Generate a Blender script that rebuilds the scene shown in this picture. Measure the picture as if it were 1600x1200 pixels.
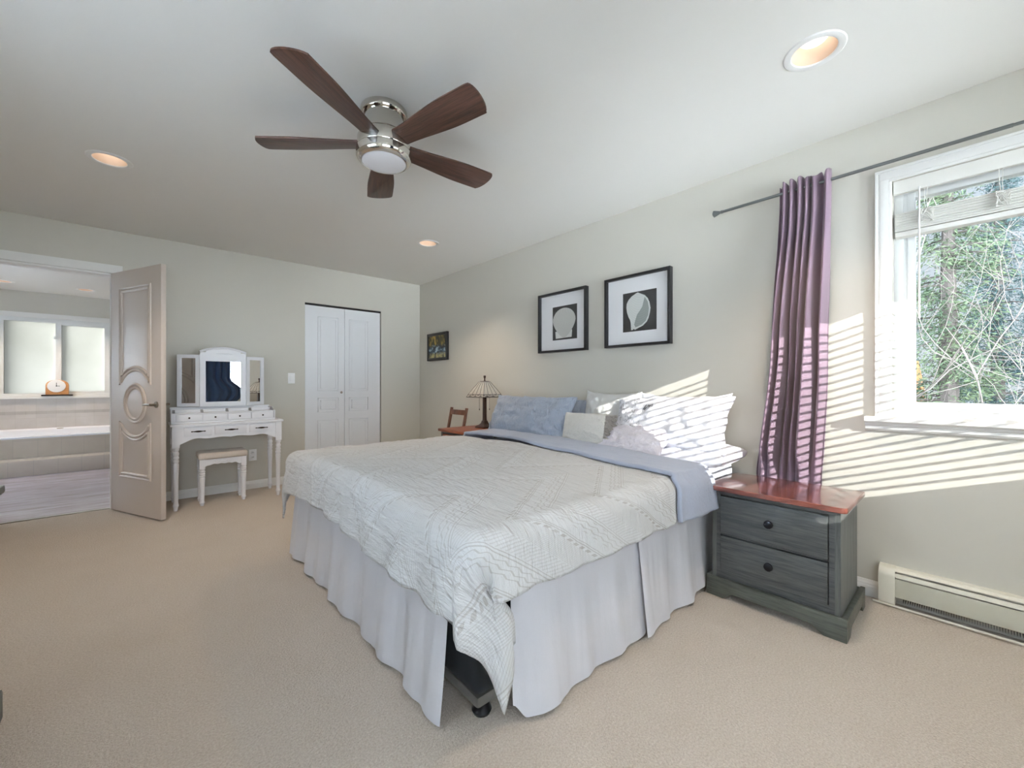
import bpy, bmesh, math, random
from mathutils import Vector, Matrix, noise
random.seed(7)
for o in list(bpy.data.objects): bpy.data.objects.remove(o)
sc = bpy.context.scene
COL = sc.collection
PI = math.pi
R = math.radians

# ---------------------------------------------------------------- camera
F_PX, YAW, CAM_Z = 642.0, R(41.75), 1.10
cam_data = bpy.data.cameras.new('camera')
cam_data.sensor_width = 36.0
cam_data.lens = F_PX / 1600 * 36.0
cam_data.clip_start = 0.02
cam_data.clip_end = 300
cam = bpy.data.objects.new('camera', cam_data)
COL.objects.link(cam)
cam.location = (0, 0, CAM_Z)
cam.rotation_euler = (PI / 2, 0, -YAW)
sc.camera = cam

# ---------------------------------------------------------------- world, sun, exposure
SKY, FILL_S, FILL_W, SUN, EXPO = 0.42, 47.0, 24.0, 3.9, 1.18
CAN_W, BULB_E = 24.0, 1.6
world = bpy.data.worlds.new('sky')
sc.world = world
world.use_nodes = True
wn = world.node_tree
wn.nodes.clear()
w_out = wn.nodes.new('ShaderNodeOutputWorld')
w_bg = wn.nodes.new('ShaderNodeBackground')
w_tc = wn.nodes.new('ShaderNodeTexCoord')
w_sep = wn.nodes.new('ShaderNodeSeparateXYZ')
w_ramp = wn.nodes.new('ShaderNodeValToRGB')
w_ramp.color_ramp.elements[0].position = 0.0
w_ramp.color_ramp.elements[0].color = (0.86, 0.925, 1.0, 1)
w_ramp.color_ramp.elements[1].position = 0.8
w_ramp.color_ramp.elements[1].color = (0.62, 0.76, 1.0, 1)
wn.links.new(w_tc.outputs['Generated'], w_sep.inputs[0])
wn.links.new(w_sep.outputs['Z'], w_ramp.inputs[0])
wn.links.new(w_ramp.outputs[0], w_bg.inputs['Color'])
wn.links.new(w_bg.outputs[0], w_out.inputs[0])
# hazy sky with two bright lobes added for fill: west, and below the south horizon
def fill_lobe(direction, gain):
    dot = wn.nodes.new('ShaderNodeVectorMath')
    dot.operation = 'DOT_PRODUCT'
    dot.inputs[1].default_value = Vector(direction).normalized()
    wn.links.new(w_tc.outputs['Generated'], dot.inputs[0])
    mr = wn.nodes.new('ShaderNodeMapRange')
    mr.interpolation_type = 'SMOOTHSTEP'
    mr.inputs['From Min'].default_value = 0.60
    mr.inputs['From Max'].default_value = 0.95
    mr.inputs['To Min'].default_value = 0.0
    mr.inputs['To Max'].default_value = gain
    wn.links.new(dot.outputs['Value'], mr.inputs['Value'])
    return mr.outputs[0]
w_add = wn.nodes.new('ShaderNodeMath')
w_add.operation = 'ADD'
w_add2 = wn.nodes.new('ShaderNodeMath')
w_add2.operation = 'ADD'
w_add2.inputs[1].default_value = SKY
wn.links.new(fill_lobe((0.10, -0.75, -0.65), FILL_S), w_add.inputs[0])
wn.links.new(fill_lobe((-1.0, -0.12, 0.05), FILL_W), w_add.inputs[1])
wn.links.new(w_add.outputs[0], w_add2.inputs[0])
wn.links.new(w_add2.outputs[0], w_bg.inputs['Strength'])

sun_d = bpy.data.lights.new('sun', 'SUN')
sun_d.energy = SUN
sun_d.angle = R(0.16)
sun_d.color = (1.0, 0.97, 0.92)
sun = bpy.data.objects.new('sun', sun_d)
COL.objects.link(sun)
sun.rotation_euler = Vector((1.0, 2.4, -0.852)).to_track_quat('-Z', 'Y').to_euler()

def portal(name, loc, direction, sx, sy):
    d = bpy.data.lights.new(name, 'AREA')
    d.shape = 'RECTANGLE'
    d.size, d.size_y = sx, sy
    d.cycles.is_portal = True
    o = bpy.data.objects.new(name, d)
    COL.objects.link(o)
    o.location = loc
    o.rotation_euler = Vector(direction).to_track_quat('-Z', 'Z').to_euler()
portal('portal_right', (2.98, -0.28, 1.53), (-1, 0, 0), 1.2, 1.25)
portal('portal_rear', (1.82, -1.17, 1.53), (0, 1, 0), 1.65, 1.25)
portal('portal_left', (-1.27, 1.30, 1.43), (1, 0, 0), 1.45, 1.3)
portal('portal_bath_left', (-2.77, 6.7, 1.45), (1, 0, 0), 1.6, 1.3)
portal('portal_rear_left', (-0.07, -1.17, 1.2), (0, 1, 0), 1.7, 1.9)
portal('portal_bath', (-1.0, 9.36, 1.5), (0, -1, 0), 1.3, 1.2)

vs = sc.view_settings
sc.display_settings.display_device = 'sRGB'
vs.view_transform = 'Standard'
vs.look = 'None'
vs.exposure = EXPO
vs.gamma = 1.0
vs.use_curve_mapping = False
sc.cycles.use_denoising = True
sc.cycles.max_bounces = 14
sc.cycles.diffuse_bounces = 8
sc.cycles.transparent_max_bounces = 16
sc.cycles.caustics_reflective = False
sc.cycles.caustics_refractive = False
sc.cycles.sample_clamp_indirect = 6.0

# ---------------------------------------------------------------- material helpers
def lin(c):
    return tuple(((x / 255) / 12.92 if x / 255 <= 0.04045 else ((x / 255 + 0.055) / 1.055) ** 2.4) for x in c) + (1.0,)

class N:
    """tiny node-tree writer"""
    def __init__(s, name):
        s.m = bpy.data.materials.new(name)
        s.m.use_nodes = True
        s.t = s.m.node_tree
        s.t.nodes.clear()
        s.out = s.t.nodes.new('ShaderNodeOutputMaterial')
    def n(s, typ, **kw):
        nd = s.t.nodes.new(typ)
        for k, v in kw.items():
            if k.startswith('i_'):
                key = k[2:].replace('_', ' ')
                nd.inputs[key].default_value = v
            else:
                setattr(nd, k, v)
        return nd
    def l(s, a, b):
        s.t.links.new(a, b)
    def math(s, op, a, b=None, c=None):
        nd = s.t.nodes.new('ShaderNodeMath')
        nd.operation = op
        for i, v in enumerate((a, b, c)):
            if v is None: continue
            if isinstance(v, (int, float)): nd.inputs[i].default_value = v
            else: s.l(v, nd.inputs[i])
        return nd.outputs[0]
    def mix(s, fac, a, b, mode='MIX'):
        nd = s.t.nodes.new('ShaderNodeMix')
        nd.data_type = 'RGBA'
        nd.blend_type = mode
        for sock, v in ((nd.inputs[0], fac), (nd.inputs[6], a), (nd.inputs[7], b)):
            if isinstance(v, (int, float)): sock.default_value = v
            elif isinstance(v, tuple): sock.default_value = v
            else: s.l(v, sock)
        return nd.outputs[2]
    def ramp(s, fac, stops):
        nd = s.t.nodes.new('ShaderNodeValToRGB')
        cr = nd.color_ramp
        while len(cr.elements) < len(stops): cr.elements.new(0.5)
        for e, (p, c) in zip(cr.elements, stops):
            e.position = p
            e.color = c if len(c) == 4 else tuple(c) + (1,)
        s.l(fac, nd.inputs[0])
        return nd.outputs[0]
    def coord(s, scale=(1, 1, 1), rot=(0, 0, 0), which='Object'):
        tc = s.n('ShaderNodeTexCoord')
        mp = s.n('ShaderNodeMapping')
        mp.inputs['Scale'].default_value = scale
        mp.inputs['Rotation'].default_value = rot
        s.l(tc.outputs[which], mp.inputs[0])
        return mp.outputs[0]
    def noise(s, vec, scale, detail=4, rough=0.55):
        nd = s.n('ShaderNodeTexNoise')
        nd.inputs['Scale'].default_value = scale
        nd.inputs['Detail'].default_value = detail
        nd.inputs['Roughness'].default_value = rough
        s.l(vec, nd.inputs['Vector'])
        return nd.outputs['Fac']
    def bsdf(s, **kw):
        b = s.n('ShaderNodeBsdfPrincipled')
        for k, v in kw.items():
            key = k.replace('_', ' ')
            if isinstance(v, (int, float, tuple)): b.inputs[key].default_value = v
            else: s.l(v, b.inputs[key])
        return b
    def bump(s, b, height, strength, dist=0.01):
        bp = s.n('ShaderNodeBump')
        bp.inputs['Strength'].default_value = strength
        bp.inputs['Distance'].default_value = dist
        s.l(height, bp.inputs['Height'])
        s.l(bp.outputs[0], b.inputs['Normal'])
    def done(s, shader):
        s.l(shader.outputs[0] if hasattr(shader, 'outputs') else shader, s.out.inputs[0])
        return s.m

def plain(name, rgb, rough=0.6, metal=0.0, spec=0.5, var=0.06, nscale=6.0, bump=0.0, bscale=200.0, bdist=0.002, sheen=0.0):
    n = N(name)
    v = n.coord()
    c = lin(rgb)
    d = tuple(max(0, x * (1 - var)) for x in c[:3]) + (1,)
    f = n.noise(v, nscale)
    b = n.bsdf(Base_Color=n.mix(f, d, c), Roughness=rough, Metallic=metal, Specular_IOR_Level=spec, Sheen_Weight=sheen)
    if bump:
        n.bump(b, n.noise(v, bscale, 3), bump, bdist)
    return n.done(b)

def wood(name, dark, light, axis='X', rough=0.4, scale=9.0, spec=0.5, stretch=14.0, coat=0.0, mid=0.5):
    n = N(name)
    sx = {'X': (1, stretch, stretch), 'Y': (stretch, 1, stretch), 'Z': (stretch, stretch, 1)}[axis]
    v = n.coord(sx)
    f1 = n.noise(v, scale * 0.25, 6, 0.65)
    f2 = n.noise(v, scale, 3, 0.5)
    f = n.math('ADD', n.math('MULTIPLY', f1, 0.7), n.math('MULTIPLY', f2, 0.3))
    c = n.ramp(f, [(max(0.0, mid - 0.16), lin(dark)), (min(1.0, mid + 0.16), lin(light))])
    b = n.bsdf(Base_Color=c, Roughness=rough, Specular_IOR_Level=spec, Coat_Weight=coat, Coat_Roughness=0.12)
    n.bump(b, f2, 0.12, 0.002)
    return n.done(b)

def emission(name, rgb, strength):
    n = N(name)
    e = n.n('ShaderNodeEmission')
    e.inputs[0].default_value = lin(rgb)
    e.inputs[1].default_value = strength
    return n.done(e)

def glass_pane(name):
    n = N(name)
    t = n.n('ShaderNodeBsdfTransparent')
    t.inputs[0].default_value = (0.97, 0.985, 0.98, 1)
    g = n.n('ShaderNodeBsdfGlossy')
    g.inputs['Roughness'].default_value = 0.02
    fr = n.n('ShaderNodeFresnel')
    fr.inputs[0].default_value = 1.45
    mx = n.n('ShaderNodeMixShader')
    n.l(n.math('MULTIPLY', fr.outputs[0], 0.8), mx.inputs[0])
    n.l(t.outputs[0], mx.inputs[1])
    n.l(g.outputs[0], mx.inputs[2])
    return n.done(mx)

def frosted(name):
    n = N(name)
    v = n.coord((1, 1, 1))
    f = n.noise(v, 60, 3)
    f2 = n.noise(v, 2.0, 3)
    tr = n.n('ShaderNodeBsdfTranslucent')
    n.l(n.ramp(f2, [(0.3, lin((202, 199, 186))), (0.7, lin((218, 215, 204)))]), tr.inputs[0])
    tp = n.n('ShaderNodeBsdfRefraction')
    tp.inputs['Roughness'].default_value = 0.55
    tp.inputs['IOR'].default_value = 1.15
    tp.inputs[0].default_value = (0.95, 0.94, 0.91, 1)
    bp = n.n('ShaderNodeBump')
    bp.inputs['Strength'].default_value = 0.6
    n.l(f, bp.inputs['Height'])
    n.l(bp.outputs[0], tp.inputs['Normal'])
    n.l(bp.outputs[0], tr.inputs['Normal'])
    mx = n.n('ShaderNodeMixShader')
    mx.inputs[0].default_value = 0.35
    n.l(tr.outputs[0], mx.inputs[1])
    n.l(tp.outputs[0], mx.inputs[2])
    return n.done(mx)

def carpet_mat():
    n = N('carpet_pile')
    v = n.coord()
    a = n.noise(v, 150, 3, 0.75)
    b_ = n.noise(v, 3.5, 4)
    big = n.mix(b_, lin((213, 200, 186)), lin((223, 212, 200)))
    col = n.mix(n.ramp(a, [(0.3, (0, 0, 0)), (0.7, (1, 1, 1))]), n.mix(1.0, big, lin((218, 211, 202)), 'MULTIPLY'), big)
    b = n.bsdf(Base_Color=col, Roughness=0.95, Specular_IOR_Level=0.1, Sheen_Weight=0.25)
    n.bump(b, n.noise(v, 120, 3, 0.7), 1.0, 0.010)
    return n.done(b)

def tile_mat(name, rgb, grout, sx, sy, rough=0.3):
    n = N(name)
    tc = n.n('ShaderNodeTexCoord')
    sep = n.n('ShaderNodeSeparateXYZ')
    n.l(tc.outputs['Object'], sep.inputs[0])
    cmb = n.n('ShaderNodeCombineXYZ')
    n.l(sep.outputs['X'], cmb.inputs[0])
    n.l(sep.outputs['Z'], cmb.inputs[1])
    br = n.n('ShaderNodeTexBrick')
    br.offset = 0.0
    br.inputs['Scale'].default_value = 1.0
    br.inputs['Brick Width'].default_value = sx
    br.inputs['Row Height'].default_value = sy
    br.inputs['Mortar Size'].default_value = 0.003
    br.inputs['Color1'].default_value = lin(rgb)
    br.inputs['Color2'].default_value = lin(tuple(int(x * 0.97) for x in rgb))
    br.inputs['Mortar'].default_value = lin(grout)
    n.l(cmb.outputs[0], br.inputs['Vector'])
    col = n.mix(n.noise(n.coord(), 9, 4), n.mix(1.0, br.outputs['Color'], (0.86, 0.84, 0.80, 1), 'MULTIPLY'), br.outputs['Color'])
    return n.done(n.bsdf(Base_Color=col, Roughness=rough))

def quilt_mat():
    """cream cotton printed with warm-grey geometric bands; the cloth's own UVs run in metres"""
    n = N('comforter_print')
    uv = n.n('ShaderNodeUVMap')
    sep = n.n('ShaderNodeSeparateXYZ')
    n.l(uv.outputs[0], sep.inputs[0])
    s_, t_ = sep.outputs['X'], sep.outputs['Y']
    # large chevrons running across the bed
    cell = 0.62
    tri = n.math('ABSOLUTE', n.math('SUBTRACT', n.math('FRACT', n.math('DIVIDE', t_, cell)), 0.5))
    d = n.math('ADD', s_, n.math('MULTIPLY', tri, cell * 1.5))
    band = n.math('FRACT', n.math('DIVIDE', d, 0.46))
    def line(x, centre, half):
        return n.math('LESS_THAN', n.math('ABSOLUTE', n.math('SUBTRACT', x, centre)), half)
    fine = n.math('LESS_THAN', n.math('FRACT', n.math('DIVIDE', d, 0.0095)), 0.42)
    fine2 = n.math('LESS_THAN', n.math('FRACT', n.math('DIVIDE', t_, 0.011)), 0.35)
    dots = n.math('MULTIPLY', n.math('LESS_THAN', n.math('FRACT', n.math('DIVIDE', t_, 0.021)), 0.55), line(band, 0.30, 0.022))
    zig = n.math('ABSOLUTE', n.math('SUBTRACT', n.math('FRACT', n.math('DIVIDE', t_, 0.034)), 0.5))
    zigl = line(n.math('SUBTRACT', n.math('FRACT', n.math('DIVIDE', d, 0.032)), zig), 0.25, 0.11)
    in_a = n.math('LESS_THAN', band, 0.27)
    in_b = line(band, 0.60, 0.10)
    in_c = n.math('GREATER_THAN', band, 0.78)
    solid = n.math('ADD', line(band, 0.345, 0.008), n.math('ADD', line(band, 0.375, 0.006), n.math('ADD', line(band, 0.72, 0.008), line(band, 0.76, 0.006))))
    pat = n.math('ADD', n.math('MULTIPLY', n.math('MULTIPLY', fine, in_a), 0.55), n.math('MULTIPLY', n.math('MULTIPLY', zigl, in_b), 0.75))
    pat = n.math('ADD', pat, n.math('MULTIPLY', n.math('MULTIPLY', fine2, in_c), 0.45))
    pat = n.math('MAXIMUM', pat, n.math('MAXIMUM', n.math('MULTIPLY', dots, 1.0), n.math('MULTIPLY', solid, 0.85)))
    worn = n.math('MULTIPLY', pat, n.math('MULTIPLY_ADD', n.noise(uv.outputs[0], 3.0, 4), 0.8, 0.12))
    col = n.mix(worn, lin((211, 211, 211)), lin((160, 153, 146)))
    b = n.bsdf(Base_Color=col, Roughness=0.9, Specular_IOR_Level=0.15, Sheen_Weight=0.15)
    mp = n.n('ShaderNodeMapping')
    mp.inputs['Scale'].default_value = (14, 3.2, 1)
    n.l(uv.outputs[0], mp.inputs[0])
    wr = n.noise(mp.outputs[0], 3.2, 6, 0.62)
    weave = n.noise(uv.outputs[0], 420, 2)
    n.bump(b, n.math('ADD', wr, n.math('MULTIPLY', weave, 0.06)), 0.8, 0.03)
    return n.done(b)

def cloth_mat(name, rgb, wr_scale=5.0, wr=0.35, stretch=(1, 1, 1), transl=0.0, weave=500, sheen=0.2, var=0.05, dist=0.02):
    n = N(name)
    v = n.coord(stretch)
    c = lin(rgb)
    d = tuple(x * (1 - var) for x in c[:3]) + (1,)
    col = n.mix(n.noise(n.coord(), weave * 0.5, 2), d, c)
    b = n.bsdf(Base_Color=col, Roughness=0.88, Specular_IOR_Level=0.15, Sheen_Weight=sheen)
    h = n.math('ADD', n.noise(v, wr_scale, 6, 0.6), n.math('MULTIPLY', n.noise(n.coord(), weave, 2), 0.04))
    n.bump(b, h, wr, dist)
    if transl:
        t = n.n('ShaderNodeBsdfTranslucent')
        t.inputs[0].default_value = c
        mx = n.n('ShaderNodeMixShader')
        mx.inputs[0].default_value = transl
        n.l(b.outputs[0], mx.inputs[1])
        n.l(t.outputs[0], mx.inputs[2])
        return n.done(mx)
    return n.done(b)

M = {}
M['wall'] = plain('wall_paint', (205, 202, 193), 0.85, spec=0.2, var=0.02, nscale=2, bump=0.15, bscale=140, bdist=0.001)
M['ceiling'] = plain('ceiling_paint', (228, 227, 223), 0.9, spec=0.15, var=0.015, nscale=2, bump=0.2, bscale=120, bdist=0.001)
M['trim'] = plain('white_trim_paint', (232, 232, 230), 0.45, var=0.02)
M['door'] = plain('door_paint', (202, 190, 180), 0.38, var=0.02)
M['closet'] = plain('closet_door_paint', (224, 226, 230), 0.42, var=0.02)
M['dark'] = plain('dark_void', (22, 20, 18), 0.9)  # shade inside the closet painted in as near-black
M['carpet'] = carpet_mat()
M['vinyl'] = wood('bath_plank', (160, 146, 152), (200, 192, 204), 'X', 0.18, 6.0, 0.7, 9)
M['glass'] = glass_pane('window_glass')
M['frost'] = frosted('frosted_glass')
M['white'] = plain('white_lacquer', (228, 229, 233), 0.38, var=0.03)
M['vinylframe'] = plain('white_window_vinyl', (234, 236, 236), 0.35, var=0.01)
M['blind'] = plain('white_blind_slat', (232, 231, 226), 0.5, var=0.02)
M['chrome'] = plain('polished_nickel', (214, 210, 202), 0.08, metal=1.0, var=0.03)
M['steel'] = plain('satin_nickel', (150, 142, 130), 0.3, metal=1.0, var=0.05)
M['bronze'] = plain('dark_bronze', (62, 56, 52), 0.35, metal=0.8, var=0.1)
M['pewter'] = plain('pewter_rod', (120, 124, 124), 0.32, metal=0.9, var=0.05)
M['blade'] = wood('walnut_blade', (44, 30, 25), (94, 64, 52), 'X', 0.38, 10, 0.5, 16)
M['opal'] = plain('opal_glass', (226, 226, 230), 0.25, var=0.01)
M['baffle'] = plain('can_baffle', (204, 180, 158), 0.45, var=0.05)
M['bulb'] = emission('bulb_glow', (255, 246, 236), BULB_E)
M['ns_top'] = wood('red_stained_top', (80, 42, 38), (124, 72, 62), 'Y', 0.14, 5, 0.6, 7, coat=0.6)
M['ns_body'] = wood('black_washed_wood', (56, 60, 62), (96, 98, 97), 'Y', 0.42, 12, 0.5, 18)
M['ns_side'] = wood('black_washed_wood_upright', (74, 77, 76), (108, 110, 107), 'Z', 0.4, 12, 0.5, 18)
M['olive'] = wood('olive_washed_wood', (62, 66, 62), (98, 102, 94), 'Y', 0.4, 12, 0.5, 14)
M['gap'] = plain('gap_shade_black', (22, 21, 22), 0.7)  # near-black colour stands in for shade in gaps and slots
M['knob'] = plain('dark_metal_knob', (40, 42, 48), 0.28, metal=0.7)
M['redwood'] = wood('red_brown_wood', (98, 48, 32), (158, 88, 58), 'Y', 0.35, 7, 0.5, 8)
M['chair'] = wood('brown_chair_wood', (72, 42, 30), (128, 82, 60), 'Z', 0.4, 9, 0.5, 12)
M['lampwood'] = wood('lamp_bronze_wood', (48, 30, 24), (82, 54, 42), 'Z', 0.35, 9, 0.5, 12)
M['quilt'] = quilt_mat()
M['lining'] = cloth_mat('grey_blue_lining', (166, 173, 190), 3.0, 0.5, (9, 1.6, 4))
M['skirt'] = cloth_mat('bed_ruffle_cotton', (218, 217, 222), 3.0, 0.25, (3, 3, 1), transl=0.12)
M['sheet'] = cloth_mat('white_sheet', (220, 221, 228), 4.0, 0.3)
M['bluepillow'] = cloth_mat('blue_grey_pillowcase', (172, 182, 198), 6.0, 1.0, (2.0, 3.0, 0.9), dist=0.05)
M['greypillow'] = cloth_mat('light_grey_pillowcase', (208, 208, 206), 5.0, 0.5)
M['cream'] = cloth_mat('cream_plush', (214, 212, 206), 60.0, 0.5, weave=260)
M['plush'] = cloth_mat('grey_plush_gusset', (186, 180, 172), 90.0, 0.9, weave=200, dist=0.03)
M['lavpillow'] = cloth_mat('pale_lavender_pillowcase', (214, 211, 220), 6.0, 0.9, (2, 2, 2), dist=0.03)
M['blackcloth'] = plain('black_box_spring_cloth', (20, 24, 30), 0.95)
M['curtain'] = cloth_mat('mauve_curtain_cloth', (144, 122, 138), 6.0, 0.12, (3, 3, 1), transl=0.14, sheen=0.3, var=0.1)
M['bluecurtain'] = cloth_mat('blue_curtain_cloth', (66, 82, 108), 5.0, 0.35, (4, 4, 1), transl=0.25, var=0.2)
M['heater'] = plain('heater_enamel', (222, 219, 206), 0.4, var=0.02)
M['heater2'] = plain('heater_panel_enamel', (200, 199, 184), 0.45, var=0.02)
M['fins'] = plain('heater_fins', (30, 30, 25), 0.5, metal=0.5)
M['blackframe'] = plain('black_frame_lacquer', (36, 36, 38), 0.35)
M['mat'] = plain('white_mat_board', (226, 226, 228), 0.8, var=0.01)
M['tile'] = tile_mat('wall_tile', (206, 202, 200), (196, 192, 188), 0.2, 0.2)
M['decktile'] = tile_mat('deck_tile', (200, 190, 178), (188, 180, 170), 0.2, 0.2, 0.35)
M['tub'] = plain('white_acrylic', (232, 234, 240), 0.12, var=0.01)
M['oak'] = wood('honey_oak', (170, 110, 58), (206, 150, 92), 'X', 0.4, 9, 0.5, 6)
n = N('fill_sheer_cloth')  # diffusing cloth for the added fill windows
_t = n.n('ShaderNodeBsdfTranslucent')
_t.inputs[0].default_value = (0.88, 0.9, 0.93, 1)
_d = n.n('ShaderNodeBsdfDiffuse')
_d.inputs[0].default_value = (0.84, 0.85, 0.87, 1)
_m = n.n('ShaderNodeMixShader')
_m.inputs[0].default_value = 0.25
n.l(_t.outputs[0], _m.inputs[1])
n.l(_d.outputs[0], _m.inputs[2])
M['sheer'] = n.done(_m)
M['mirror'] = plain('silvered_glass', (226, 230, 232), 0.01, metal=1.0, var=0.0)
M['plate'] = plain('white_plastic', (236, 237, 238), 0.35, var=0.01)
M['seatcloth'] = cloth_mat('beige_seat_cloth', (206, 196, 186), 30, 0.2)
M['bark'] = plain('pale_bark', (98, 91, 86), 0.85, var=0.25, nscale=20)
M['trunk'] = plain('brown_bark', (52, 46, 42), 0.9, var=0.3, nscale=12)
M['ground'] = plain('lawn', (50, 58, 44), 0.95, var=0.3, nscale=1.5)
M['house'] = plain('house_siding', (176, 160, 140), 0.8)
M['roof'] = plain('grey_shingle', (112, 112, 116), 0.85, var=0.3, nscale=30)
M['fascia'] = plain('cedar_fascia', (150, 104, 62), 0.7, var=0.15)
def leaf_mat(name, a, b):
    n = N(name)
    v = n.coord()
    col = n.mix(n.ramp(n.noise(v, 1.6, 5), [(0.35, (0, 0, 0)), (0.65, (1, 1, 1))]), lin(a), lin(b))
    bs = n.bsdf(Base_Color=col, Roughness=0.9, Specular_IOR_Level=0.05)
    t = n.n('ShaderNodeBsdfTranslucent')
    n.l(col, t.inputs[0])
    mx = n.n('ShaderNodeMixShader')
    mx.inputs[0].default_value = 0.12
    n.l(bs.outputs[0], mx.inputs[1])
    n.l(t.outputs[0], mx.inputs[2])
    return n.done(mx)
M['needle'] = leaf_mat('conifer_needles', (34, 50, 54), (60, 76, 74))
M['needle2'] = leaf_mat('conifer_needles_yellow', (46, 60, 48), (78, 88, 66))

# ---------------------------------------------------------------- mesh helpers
ORG = {}
class MB:
    def __init__(s):
        s.v, s.f, s.mi, s.uv = [], [], [], {}
        s.cur = 0
    def add(s, verts, faces, mi=None):
        b = len(s.v)
        s.v += [tuple(v) for v in verts]
        for f in faces:
            s.f.append(tuple(i + b for i in f))
            s.mi.append(s.cur if mi is None else mi)
        return b
    def box(s, x0, x1, y0, y1, z0, z1, mi=None, mtx=None):
        vs_ = [(x0, y0, z0), (x1, y0, z0), (x1, y1, z0), (x0, y1, z0), (x0, y0, z1), (x1, y0, z1), (x1, y1, z1), (x0, y1, z1)]
        if mtx: vs_ = [mtx @ Vector(v) for v in vs_]
        s.add(vs_, [(0, 3, 2, 1), (4, 5, 6, 7), (0, 1, 5, 4), (1, 2, 6, 5), (2, 3, 7, 6), (3, 0, 4, 7)], mi)
    def lathe(s, prof, centre=(0, 0, 0), axis='Z', seg=24, mi=None, mtx=None, cap=True):
        cx, cy, cz = centre
        vs_ = []
        for (r, h) in prof:
            for k in range(seg):
                a = 2 * PI * k / seg
                c, d = r * math.cos(a), r * math.sin(a)
                p = {'Z': (cx + c, cy + d, cz + h), 'X': (cx + h, cy + c, cz + d), 'Y': (cx + d, cy + h, cz + c)}[axis]
                vs_.append(mtx @ Vector(p) if mtx else p)
        fs = []
        for i in range(len(prof) - 1):
            for k in range(seg):
                k2 = (k + 1) % seg
                fs.append((i * seg + k, i * seg + k2, (i + 1) * seg + k2, (i + 1) * seg + k))
        if cap:
            fs.append(tuple(range(seg - 1, -1, -1)))
            fs.append(tuple((len(prof) - 1) * seg + k for k in range(seg)))
        s.add(vs_, fs, mi)
    def tube(s, pts, rad, seg=8, mi=None, mtx=None, closed=False):
        pts = [Vector(p) for p in pts]
        n = len(pts)
        rads = rad if isinstance(rad, (list, tuple)) else [rad] * n
        vs_, fs = [], []
        up = None
        for i, p in enumerate(pts):
            if closed: t = pts[(i + 1) % n] - pts[i - 1]
            else: t = pts[min(i + 1, n - 1)] - pts[max(i - 1, 0)]
            t = t.normalized() if t.length > 1e-9 else Vector((0, 0, 1))
            if up is None:
                up = Vector((0, 0, 1)) if abs(t.z) < 0.9 else Vector((1, 0, 0))
            a = t.cross(up)
            a = a.normalized() if a.length > 1e-6 else t.orthogonal().normalized()
            b = a.cross(t).normalized()
            up = b
            for k in range(seg):
                an = 2 * PI * k / seg
                q = p + (a * math.cos(an) + b * math.sin(an)) * rads[i]
                vs_.append(mtx @ q if mtx else q)
        m = n if closed else n - 1
        for i in range(m):
            j = (i + 1) % n
            for k in range(seg):
                k2 = (k + 1) % seg
                fs.append((i * seg + k, j * seg + k, j * seg + k2, i * seg + k2))
        if not closed:
            fs.append(tuple(range(seg)))
            fs.append(tuple((n - 1) * seg + k for k in range(seg - 1, -1, -1)))
        s.add(vs_, fs, mi)
    def prism(s, poly, lo, hi, axis='Y', mi=None, mtx=None):
        """poly is 2-D; axis is the extrusion axis"""
        def P(a, b, h):
            return {'Y': (a, h, b), 'X': (h, a, b), 'Z': (a, b, h)}[axis]
        n = len(poly)
        vs_ = [P(a, b, lo) for a, b in poly] + [P(a, b, hi) for a, b in poly]
        if mtx: vs_ = [mtx @ Vector(v) for v in vs_]
        fs = [tuple(range(n)), tuple(range(2 * n - 1, n - 1, -1))]
        for i in range(n):
            j = (i + 1) % n
            fs.append((j, i, n + i, n + j))
        s.add(vs_, fs, mi)
    def grid(s, fn, nu, nv, mi=None, uvfn=None, wrap=False):
        b = len(s.v)
        for i in range(nu):
            for j in range(nv):
                s.v.append(tuple(fn(i, j)))
                if uvfn: s.uv[len(s.v) - 1] = uvfn(i, j)
        for i in range(nu - 1):
            for j in range(nv - 1):
                s.f.append((b + i * nv + j, b + (i + 1) * nv + j, b + (i + 1) * nv + j + 1, b + i * nv + j + 1))
                s.mi.append(s.cur if mi is None else mi)
    def build(s, name, mats, parent=None, loc=None, bevel=0.0, smooth=35, label=None, recalc=True, bseg=2, weld=False):
        if not isinstance(mats, (list, tuple)): mats = [mats]
        org = Vector(loc) if loc is not None else (ORG[parent.name].copy() if parent else Vector((0, 0, 0)))
        me = bpy.data.meshes.new(name)
        me.from_pydata([Vector(v) - org for v in s.v], [], s.f)
        for m in mats: me.materials.append(m)
        me.polygons.foreach_set('material_index', s.mi)
        if s.uv:
            uvl = me.uv_layers.new(name='UVMap')
            for lp in me.loops:
                uvl.data[lp.index].uv = s.uv.get(lp.vertex_index, (0, 0))
        bm = bmesh.new()
        bm.from_mesh(me)
        if weld: bmesh.ops.remove_doubles(bm, verts=bm.verts, dist=1e-5)
        if recalc: bmesh.ops.recalc_face_normals(bm, faces=bm.faces)
        if bevel > 0:
            es = [e for e in bm.edges if len(e.link_faces) == 2 and e.calc_face_angle(0) > R(30)]
            bmesh.ops.bevel(bm, geom=es, offset=bevel, segments=bseg, profile=0.6, affect='EDGES', clamp_overlap=True)
        bm.to_mesh(me)
        bm.free()
        if smooth:
            me.polygons.foreach_set('use_smooth', [True] * len(me.polygons))
            me.set_sharp_from_angle(angle=R(smooth))
        me.update()
        o = bpy.data.objects.new(name, me)
        COL.objects.link(o)
        if parent:
            o.parent = parent
            o.location = org - ORG[parent.name]
        else:
            o.location = org
        ORG[o.name] = org
        if label: o['label'] = label
        return o

def tag(o, label, cat, group=None):
    o['label'] = label
    o['category'] = cat
    if group: o['group'] = group
    return o

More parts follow.
